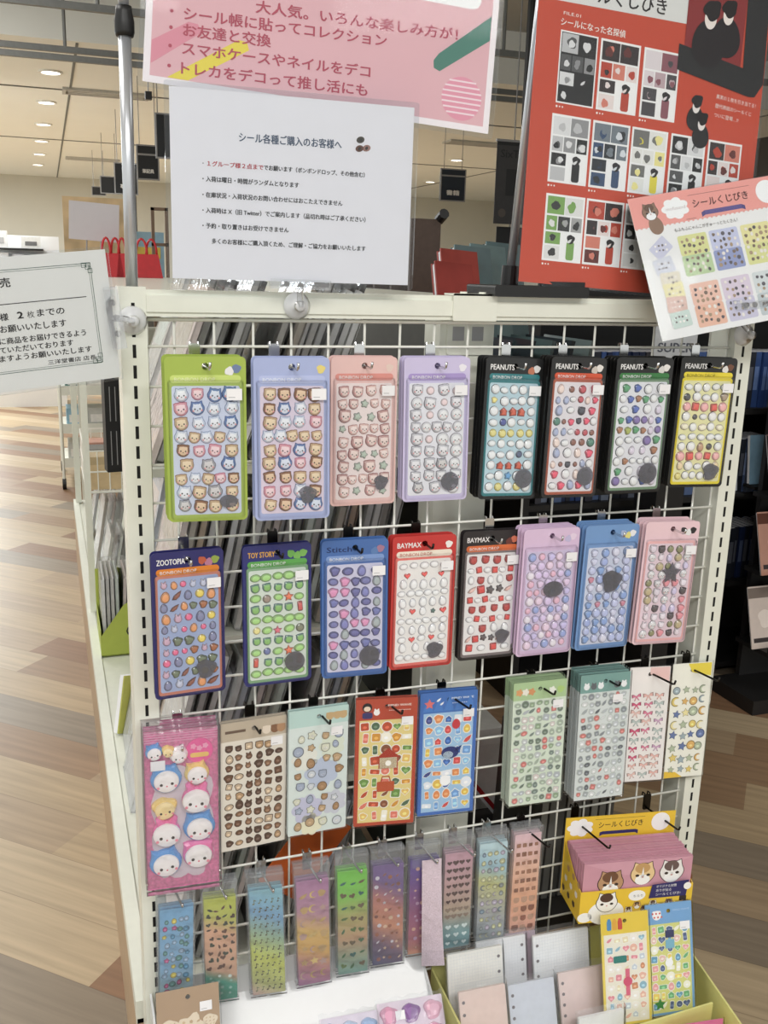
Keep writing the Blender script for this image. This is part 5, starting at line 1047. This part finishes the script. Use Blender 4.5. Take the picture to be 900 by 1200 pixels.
for k, (c_, nm) in enumerate((((214, 190, 150), 'tan'), ((120, 118, 112), 'grey'), ((226, 170, 150), 'salmon'))):
    t = thing('small_carton', f'{nm} small carton in the white wire basket', 'box', (-.40 + .0 * k, 2.06 + .14 * k, .663), group='cartons in the wire basket'); MB().box(-.04, .06, 0, .1, 0, .11, mat('small_carton_board', c_, .55)).build('body', t); MB().box(-.041, .061, -.001, .101, .085, .112, mat('small_carton_lid', tuple(int(q * .9) for q in c_), .55)).build('lid', t)
YC = thing('paper_pad', 'yellow-green wrapped paper pad leaning on the deck left of the rack', 'paper pad', (-.425, .98, .2975), (-4, 14, 35))
MB().plate(rrect(-.022, .022, 0, .14, .001), 0, .004, mat('yellow_green_paper', (186, 186, 96), .6)).build('cover', YC); MB().plate(rrect(-.022, .022, 0, .14, .001), -.012, -.0002, PAPER).build('page_block', YC)
bb = thing('hanging_display', 'black plastic display strip hanging beside the left post', 'display', (-.432, .80, .985), (0, 0, 8))
b = MB(); b.plate(rrect(-.021, .021, 0, .19, .002), 0, .03, BLACK); b.build('body', bb)
b = MB()
for u in (-.011, 0, .011):
    for v0, v1 in ((.015, .085), (.105, .175)): b.flat(rect(u - .0008, u + .0008, v0, v1), .0303, ink((150, 150, 150)))
b.build('groove_lines', bb); b = MB(); b.tube([(0, -.015, .19), (0, -.015, .24), (.0, .02, .25)], .003, BLACK, 6); b.build('hanger', bb)
of = thing('clear_file', 'orange plastic file leaning behind the grid at lower left', 'file', (-.245, .105, .42), (0, 38, 0)); MB().plate(rrect(-.04, .04, 0, .15, .002), 0, .002, mat('orange_plastic', (226, 110, 50), .35, coat=.3)).build('cover', of); MB().plate(rrect(-.037, .037, .003, .147, .002), -.003, -.0002, PAPER).build('paper_insert', of)
# right side of the gondola
for k in range(5):
    c_ = ((60, 84, 92), (50, 60, 66), (90, 112, 112), (46, 52, 58), (120, 136, 136))[k]
    t = thing('clear_file', f'{("teal", "slate", "sea green", "charcoal", "pale teal")[k]} plastic file leaning under the beam right of the upright', 'file', (.085 + .035 * k, .20, 1.06), (0, 12, 0), 'dark plastic files right of the upright')
    MB().box(-.003, .003, -.07, .09, 0, .245, mat('dark_plastic', c_, .3, coat=.3)).build('cover', t); MB().box(.0032, .0045, -.066, .086, .004, .24, mat('file_page', (150, 160, 160), .6)).build('paper_insert', t)
MB_ = MB(); MB_.box(.045, .40, .13, .33, 1.045, 1.056, GDARK); sh_ = MB_.build('shelf', gd)
for k in range(9):
    t = thing('paper_pad', ('light grey', 'mid grey', 'dark grey')[k % 3] + ' paper pad standing on the right deck behind the lowest grid wires', 'paper pad', (.235 + .017 * k, .2, .2975), (0, 2, 0), 'grey pads on the right deck')
    MB().box(-.006, .006, -.09, .09, 0, .28, mat('pad_paper', ((150, 150, 146), (120, 120, 118), (90, 90, 88))[k % 3], .6)).build('page_block', t); MB().box(-.0068, -.0061, -.09, .09, 0, .281, mat('pad_cover', (110, 108, 104), .5)).build('cover', t)
t = thing('folder', 'red folder lying slanted behind the grid near the whale sheet', 'folder', (.20, .33, .416), (0, 52, 0)); MB().box(-.14, .14, 0, .07, 0, .008, mat('red_board', (190, 40, 44), .4, coat=.2)).build('cover', t); MB().box(-.137, .137, .002, .068, -.006, -.0005, PAPER).build('page_block', t)
t = thing('carton', 'white lidded box behind the grid right of the whale sheet', 'box', (.255, .48, .298)); MB().box(-.05, .05, -.06, .06, 0, .17, mat('white_board', (214, 214, 210), .5)).build('body', t); MB().box(-.053, .053, -.063, .063, .15, .185, mat('white_board', (222, 222, 218), .5)).build('lid', t)
# books leaning on top, behind the beam
for k, (c_, nm) in enumerate((((158, 62, 54), 'dark red'), ((172, 72, 62), 'brick red'), ((104, 132, 136), 'grey teal'), ((114, 144, 146), 'sea teal'), ((92, 122, 126), 'deep teal'))):
    t = thing('hardcover_album', f'{nm} album leaning behind the beam between the notice and the red poster', 'album', ((.068, .088, .122, .160, .20)[k], .205 + .0195 * k, 1.2755), (-24, 4, 3), 'albums behind the top beam')
    MB().box(-.022, .046, 0, .004, 0, (.155, .178, .186, .190, .196)[k], mat('album_cloth', c_, .55, var=.08)).build('front_cover', t); MB().box(-.021, .045, .0045, .012, .003, (.152, .175, .183, .187, .193)[k], PAPER).build('page_block', t); MB().box(-.022, .046, .0125, .016, 0, (.155, .178, .186, .190, .196)[k], mat('album_cloth', c_, .55, var=.08)).build('back_cover', t)
MB().box(.045, .34, .23, .46, 1.26, 1.272, GDARK).build('shelf', gd)

# ------------------------------------------------------------------ dark bookshelves past the right post
DW = mat('black_shelf_board', (30, 29, 29), .55)
bc = thing('bookcase', 'tall black bookcase of blue books standing beyond the right post', 'bookcase', (.86, 1.46, 0))
MB().box(0, .03, 0, .32, 0, 1.36, DW).build('side_panel', bc); MB().box(1.87, 1.9, 0, .32, 0, 1.36, DW).build('side_panel', bc); MB().box(.03, 1.87, .30, .32, 0, 1.36, DW).build('back_panel', bc)
for z in (.05, .36, .68, .98, 1.34): MB().box(.03, 1.87, .0, .30, z - .02, z, DW).build('shelf', bc)
BK = [(40, 66, 120), (56, 84, 140), (30, 44, 80), (90, 110, 150), (120, 130, 150), (36, 40, 52), (60, 60, 70)]; bn = ['blue', 'mid blue', 'navy', 'steel blue', 'pale slate', 'near black', 'dark grey']
bmesh_ = {}
for z, nm in ((.36, 'low'), (.68, 'middle'), (.98, 'upper')):
    x = .92
    while x < 2.68:
        if rs.random() < .10: x += rs.uniform(.03, .09)
        ci = rs.randrange(len(BK)); wd = rs.choice((.016, .022, .028))
        if (ci, wd) not in bmesh_:
            c_ = MB().box(0, wd, 0, .13, 0, .19, mat('book_cover', BK[ci], .5, var=.05)).box(wd * .2, wd * .8, -.0005, 0, .06, .14, mat('spine_print', tuple(min(255, q + 60) for q in BK[ci]), .6)); pg = MB().box(.002, wd - .002, .004, .1305, .1900, .1906, PAPER)
            bmesh_[(ci, wd)] = (c_.build('cover').data, pg.build('page_block').data)
            for o in [o for o in COL.objects if o.data in bmesh_[(ci, wd)]]: bpy.data.objects.remove(o)
        t = thing('book', f'{bn[ci]} book on the {nm} shelf of the black bookcase', 'book', (x, 1.475 + rs.uniform(0, .02), z + .0005), group='books in the black bookcase'); link('cover', bmesh_[(ci, wd)][0], t); link('page_block', bmesh_[(ci, wd)][1], t)
        x += wd + .002
t = thing('white_card_sign', 'white shelf card with SUPER lettering seen under the beam at right', 'sign', (1.27, 1.30, 1.14), (0, 0, -8)); b = MB().plate(rect(-.07, .07, 0, .13), 0, .003, mat('dim_card', (190, 194, 198), .6)); b.build('card', t); MB().text('SUPER', -.058, .045, .040, ink((70, 76, 90)), .0035, .116, bold=.001).build('lettering', t); b = MB(); b.tube([(0, .003, -.3), (0, .003, 0)], .004, DW, 6); b.box(-.04, .04, -.03, .05, -.305, -.295, DW); b.build('stem', t)
pcd = thing('display_pillar', 'low black display stand under the SUPER card', 'display stand', (1.27, 1.30, 0)); MB().box(-.05, .05, -.05, .07, 0, .83, DW).build('body', pcd); MB().box(-.1, .1, -.06, .08, .83, .842, DW).build('top', pcd)
for k, (x, z, c_, nm) in enumerate(((1.62, .70, (196, 204, 216), 'pale blue covered'), (1.78, .72, (150, 190, 216), 'sky blue wrapped'))):
    t = thing('book', f'{nm} book displayed face out in the black bookcase', 'book', (x, 1.435, z), (-8, 0, 0), 'face-out books in the black bookcase'); MB().plate(rect(-.055, .055, 0, .17), 0, .003, mat('book_cover', c_, .3, coat=.3)).build('front_cover', t); MB().plate(rect(-.053, .053, .002, .168), -.014, -.0004, PAPER).build('page_block', t)
    MB().box(x - .06 - .86, x + .06 - .86, -.06, 0, z - .012, z - .002, DW).build('shelf', bc)
mr = thing('magazine_rack', 'black sloping magazine rack at the right picture edge', 'magazine rack', (1.80, 1.24, 0))
MB().box(.5, .525, -.05, .12, 0, 1.15, DW).build('side_panel', mr)
for z in (.20, .46, .72): b = MB(); b.box(-.135, .5, -.06, .1, z - .015, z, DW); b.box(-.135, .5, -.066, -.06, z - .015, z + .02, DW); b.build('shelf', mr)
MB().box(-.10, .5, .10, .12, 0, 1.15, DW).build('back_panel', mr); MB().box(-.2, .55, -.1, .12, 0, .05, DW).build('base', mr)
for j, z in enumerate((.20, .46, .72)):
    for k in range(3):
        c_ = ((226, 210, 200), (150, 70, 60), (206, 206, 214), (190, 140, 120), (120, 120, 130), (214, 196, 120), (90, 70, 66), (60, 60, 66), (140, 130, 120))[j * 3 + k]
        t = thing('magazine', f'{("cream", "brick red", "pale grey", "tan", "slate", "mustard", "brown", "dark grey", "khaki")[j * 3 + k]} magazine face out on the sloping black rack', 'magazine', (1.72 + .19 * k, 1.22, z + .001), (-16, 0, 0), 'magazines on the sloping black rack')
        b = MB().plate(rect(-.085, .085, 0, .21), 0, .002, mat('magazine_cover', c_, .35, coat=.3, var=.03)); b.flat(rect(-.085, .085, .17, .205), .0022, ink(tuple(max(0, q - 90) for q in c_))); b.flat(sc(OL('blob'), .035, -.02, .1), .0023, ink(tuple(min(255, q + 30) for q in c_))); b.flat(rect(-.075, .03, .02, .035), .0022, ink((60, 50, 50))); b.build('front_cover', t); MB().plate(rect(-.083, .083, .001, .208), -.005, -.0003, PAPER).build('page_block', t)
db = thing('dark_display_unit', 'dark low display unit in the right aisle behind the bookcase end', 'display unit', (.68, 2.4, 0)); MB().box(-.20, .0, 0, .5, 0, 1.30, mat('dark_board', (40, 40, 40), .6)).build('body', db); MB().box(-.21, .005, -.01, .51, 1.30, 1.325, DW).build('top', db); MB().box(-.20, .0, -.012, 0, .5, .53, mat('dark_board', (70, 70, 68), .6)).build('shelf_edge', db)

# ------------------------------------------------------------------ hanging signs and far shop furniture
SB = mat('black_sign_board', (30, 32, 36), .5); SE = mat('sign_edge', (150, 150, 150), .4)
def board(label, x0, x1, z0, z1, y, text=None, group='black category signs hung over the aisle', div=None, top=3.0, face=SB):
    t = thing('category_sign', label, 'hanging sign', ((x0 + x1) / 2, y, z0), group=group); h = (x1 - x0) / 2; H = z1 - z0
    MB().plate(rect(-h, h, 0, H), 0, .02, face).build('board', t)
    e = MB(); q = .012
    for a in (rect(-h, h, 0, q), rect(-h, h, H - q, H), rect(-h, -h + q, q, H - q), rect(h - q, h, q, H - q)): e.plate(a, .02, .023, SE)
    if div: e.plate(rect(-h, h, H * div - .008, H * div + .008), .02, .024, SE)
    e.build('frame', t); e = MB()
    for s in (-.7, .7): e.tube([(s * h, 0, H), (s * h, 0, top - z0)], .004, SE, 5)
    e.build('hanger', t)
    if text: MB().text(text, -h * .5, H * .2, h * .38, ink((226, 226, 222)), .022, h, bold=.003).build('lettering', t)
board('black category sign with white lettering, nearest readable one by the left pole', .27, .467, 2.144, 2.44, 8, '筆記具', div=.72)
board('tall black sign half hidden by the edge of the white notice', .332, .482, 2.231, 2.57, 7)
board('black category sign crossing behind the left chrome pole', .209, .456, 2.144, 2.47, 10, '事務')
board('square black sign third along the hanging row', .17, .40, 2.2768, 2.49, 12)
board('smallest black sign, farthest of the hanging row', .1556, .36, 2.376, 2.507, 14)
board('dark blue category sign hanging between the pink and red posters', 3.568, 3.8675, 2.181, 2.52, 9, '書籍', div=.78, group='lone sign between posters', face=mat('navy_sign_board', (36, 46, 60), .5))
t = thing('speaker_box', 'small black speaker under the ceiling by the left pole', 'speaker', (.188, 6, 2.508)); MB().box(-.022, .022, -.02, .03, 0, .051, BLACK).build('body', t); MB().tube([(0, .005, .05), (0, .005, .91)], .004, SE, 6).build('hanger', t)
bn_ = thing('hanging_banner', 'dark hanging poster with faint band lettering behind the right pole', 'hanging poster', (2.06, 4, 1.69))
b = MB().plate(rect(-.165, .165, 0, .445), 0, .004, mat('banner_sheet', (58, 56, 56), .5)); b.flat(rect(-.10, .11, .155, .30), .0045, ink((34, 33, 34))); b.flat(rect(-.165, .165, .425, .445), .0046, ink((28, 28, 28))); b.flat(circle(-.115, .06, .024, 16), .0046, ink((88, 78, 70))); b.build('sheet', bn_)
MB().text('SixTONES', -.14, .36, .06, ink((34, 33, 33)), .005, .28, bold=.001).build('lettering', bn_); e = MB(); e.tube([(-.17, 0, .45), (.17, 0, .45)], .008, SE, 8); e.build('top_rail', bn_)
e = MB(); e.tube([(.0, 0, .45), (0, 0, .55), (.0, 0, 1.15), (.0, 0, 1.72)], [.006, .022, .022, .006], BLACK, 8); e.build('hanger', bn_)
t = thing('hanging_banner', 'small black panel below the dark hanging poster', 'hanging poster', (2.05, 4.1, 1.56)); MB().plate(rect(-.085, .085, 0, .12), 0, .004, BLACK).build('sheet', t); MB().tube([(0, .0, .12), (0, .0, 1.85)], .004, SE, 5).build('hanger', t)
# items on the far end of the gondola and beyond
cb = thing('display_board', 'mottled tan display board behind the blank grey sign', 'display board', (-.285, 4.2, 0))
MB().plate(rect(-.16, .16, 1.30, 1.735), 0, .02, mat('tan_mottled', (206, 180, 140), .7, var=.28, scale=9)).build('board', cb); b = MB(); b.box(-.13, -.10, 0, .03, 0, 1.4, WHITE_METAL); b.box(.10, .13, 0, .03, 0, 1.4, WHITE_METAL); b.box(-.16, .16, -.1, .12, 0, .03, WHITE_METAL); b.build('legs_frame', cb)
ps = thing('paper_sign', 'blank grey paper sign propped above the green bordered notice', 'sign', (-.345, 3.3, 1.345), (-3, 3, 2)); MB().plate(rect(-.105, .105, .155, .315), 0, .003, mat('grey_sign_paper', (206, 202, 206), .6, var=.01)).build('card', ps); b = MB(); b.tube([(-.03, .004, 0), (-.03, .004, .18)], .003, SE, 6); b.tube([(.03, .004, 0), (.03, .004, .18)], .003, SE, 6); b.box(-.04, .04, -.02, .03, -.002, .006, SE); b.build('stand', ps)
MB().box(-.45, .45, .9, 3.5, 1.335, 1.348, WHITE_METAL).build('top_shelf', gd)
RDB = mat('red_ribbon', (196, 30, 40), .45, coat=.2)
for k, (x, wd) in enumerate(((-.275, .05), (-.21, .045), (-.125, .065))):
    t = thing('gift_bag', ('red gift bag leftmost above the green bordered notice', 'red gift bag just left of the left pole', 'red gift bag with looped handles just right of the left pole')[k], 'gift bag', (x, 3.2, 1.3485), group='red gift bags on top of the gondola'); b = MB()
    b.add([(-wd, -.03, 0), (wd, -.03, 0), (wd, .03, 0), (-wd, .03, 0), (-wd * .75, -.012, .10), (wd * .75, -.012, .10), (wd * .75, .012, .10), (-wd * .75, .012, .10)], [(0, 3, 2, 1), (0, 1, 5, 4), (1, 2, 6, 5), (2, 3, 7, 6), (3, 0, 4, 7), (4, 5, 6, 7)], RDB); b.build('body', t)
    for s in (-1, 1): b = MB(); b.tube([(s * wd * .15 + wd * .35 * math.cos(a) + .012 * s, s * .010, .098 + .065 * math.sin(a)) for a in (math.pi * q / 10 for q in range(11))], .005, RDB, 6); b.build('handle', t, smooth=True)
t = thing('picture_frame', 'empty brown wooden easel frame right of the left pole', 'frame', (.022, 4.0, 0)); WD = mat('brown_wood', (120, 98, 80), .6); b = MB()
for x in (-.035, .035): b.box(x - .008, x + .008, -.01, .01, 0, 1.69, WD)
b.box(-.043, .043, -.01, .01, 1.675, 1.69, WD).box(-.043, .043, -.01, .01, 1.50, 1.515, WD); b.build('uprights', t); MB().box(-.06, .06, -.15, .08, 0, .03, WD).build('base', t)
t = thing('carton', 'pale blue box on the far shelf behind the red gift bags', 'box', (0, 4.35, 0)); MB().box(-.09, .08, 0, .12, 1.30, 1.58, mat('pale_blue_board', (150, 186, 206), .5)).build('body', t); MB().box(-.09, .08, 0, .12, 0, 1.30, mat('grey_stand', (120, 118, 112), .6)).build('stand', t); MB().plate(rect(-.07, .06, 1.44, 1.50), 0, .002, mat('yellow_label', (220, 196, 90), .5)).build('label', t)
t = thing('black_column', 'thin black display column behind the left pole', 'column', (-.044, 4.6, 0)); MB().box(-.03, .006, 0, .05, .03, 1.78, BLACK).build('shaft', t); MB().box(-.15, .15, -.12, .15, 0, .03, BLACK).build('foot', t)
wc = thing('display_case', 'bright white far display case at the left picture edge', 'display case', (-.67, 9, 0)); WB = mat('bright_white_board', (248, 248, 246), .5, var=.01)
MB().box(-.5, .27, 0, .5, 0, 1.36, WB).build('cabinet', wc); b = MB(); b.box(-.5, .27, .25, .27, 1.36, 1.66, WB); b.box(-.5, .12, .02, .27, 1.52, 1.535, BLACK); b.build('riser', wc)
for k, (x, z, w_, h_, c_, nm) in enumerate(((-.93, 1.36, .12, .13, (240, 240, 240), 'white'), (-.78, 1.36, .10, .12, (226, 226, 230), 'pale grey'), (-.60, 1.36, .17, .10, (236, 236, 236), 'wide white'), (-.44, 1.36, .05, .06, (214, 90, 80), 'red'), (-.95, 1.5355, .15, .16, (246, 246, 244), 'tall white'), (-.66, 1.5355, .18, .11, (240, 240, 236), 'low white'))):
    t = thing('merchandise_box', f'{nm} merchandise box on the bright far display case', 'box', (x, 9.05, z + .0005), group='boxes on the far white case'); MB().box(-w_ / 2, w_ / 2, 0, .12, 0, h_, mat('merch_board', c_, .5)).build('body', t); MB().plate(rect(-w_ * .3, w_ * .3, h_ * .25, h_ * .6), 0, .002, mat('merch_label', (120, 120, 120) if k % 2 else (190, 190, 190), .6)).build('label', t)
ct = thing('wire_cart', 'white wheeled wire cart far down the left aisle under the notice', 'cart', (-.36, 5.4, 0))
for z in (.14, .36, .60): b = MB(); b.box(-.14, .16, -.3, .3, z, z + .02, WHITE_METAL); b.box(-.145, .165, -.305, -.3, z, z + .06, WHITE_METAL); b.build('shelf', ct)
for x in (-.14, .16):
    for y in (-.3, .3): MB().tube([(x, y, .06), (x, y, .85)], .01, WHITE_METAL, 6).build('post', ct); b = MB(); b.tube([(x - .012, y, .035), (x + .012, y, .035)], .035, BLACK, 14); b.build('caster', ct)
for k, (z, c_, nm) in enumerate(((.162, (206, 206, 200), 'off-white'), (.382, (150, 190, 210), 'light blue'), (.622, (60, 120, 110), 'green'), (.622, (226, 222, 214), 'cream'), (.382, (196, 196, 190), 'grey'))):
    t = thing('merchandise_box', f'{nm} box on the white wheeled cart', 'box', (-.41 + .13 * (k in (3, 4)), 5.2, z), group='boxes on the white cart'); MB().box(-.055, .055, -.06, .15, 0, .13, mat('merch_board', c_, .5)).build('body', t); MB().plate(rect(-.04, .04, .04, .09), .06, .062, mat('merch_label', (236, 232, 226), .6)).build('label', t)
sg = thing('brown_display_rack', 'dark brown slatted rack top right of the white notice edge', 'display rack', (.885, 2.3, 0)); BW = mat('dark_brown_wood', (84, 66, 56), .5, var=.1); b = MB(); b.box(-.1, .02, 0, .6, 0, 1.3, BW); b.build('body', sg)
for k in range(4): b = MB(); b.box(-.12 - .02 * k, .0, .0 + .15 * k, .02 + .15 * k, 1.3, 1.60, BW); b.build('slat_panel', sg)
MB().tube([(0, .02, 1.6), (0, -.03, 1.62)], .02, BLACK, 10).build('knob', sg)
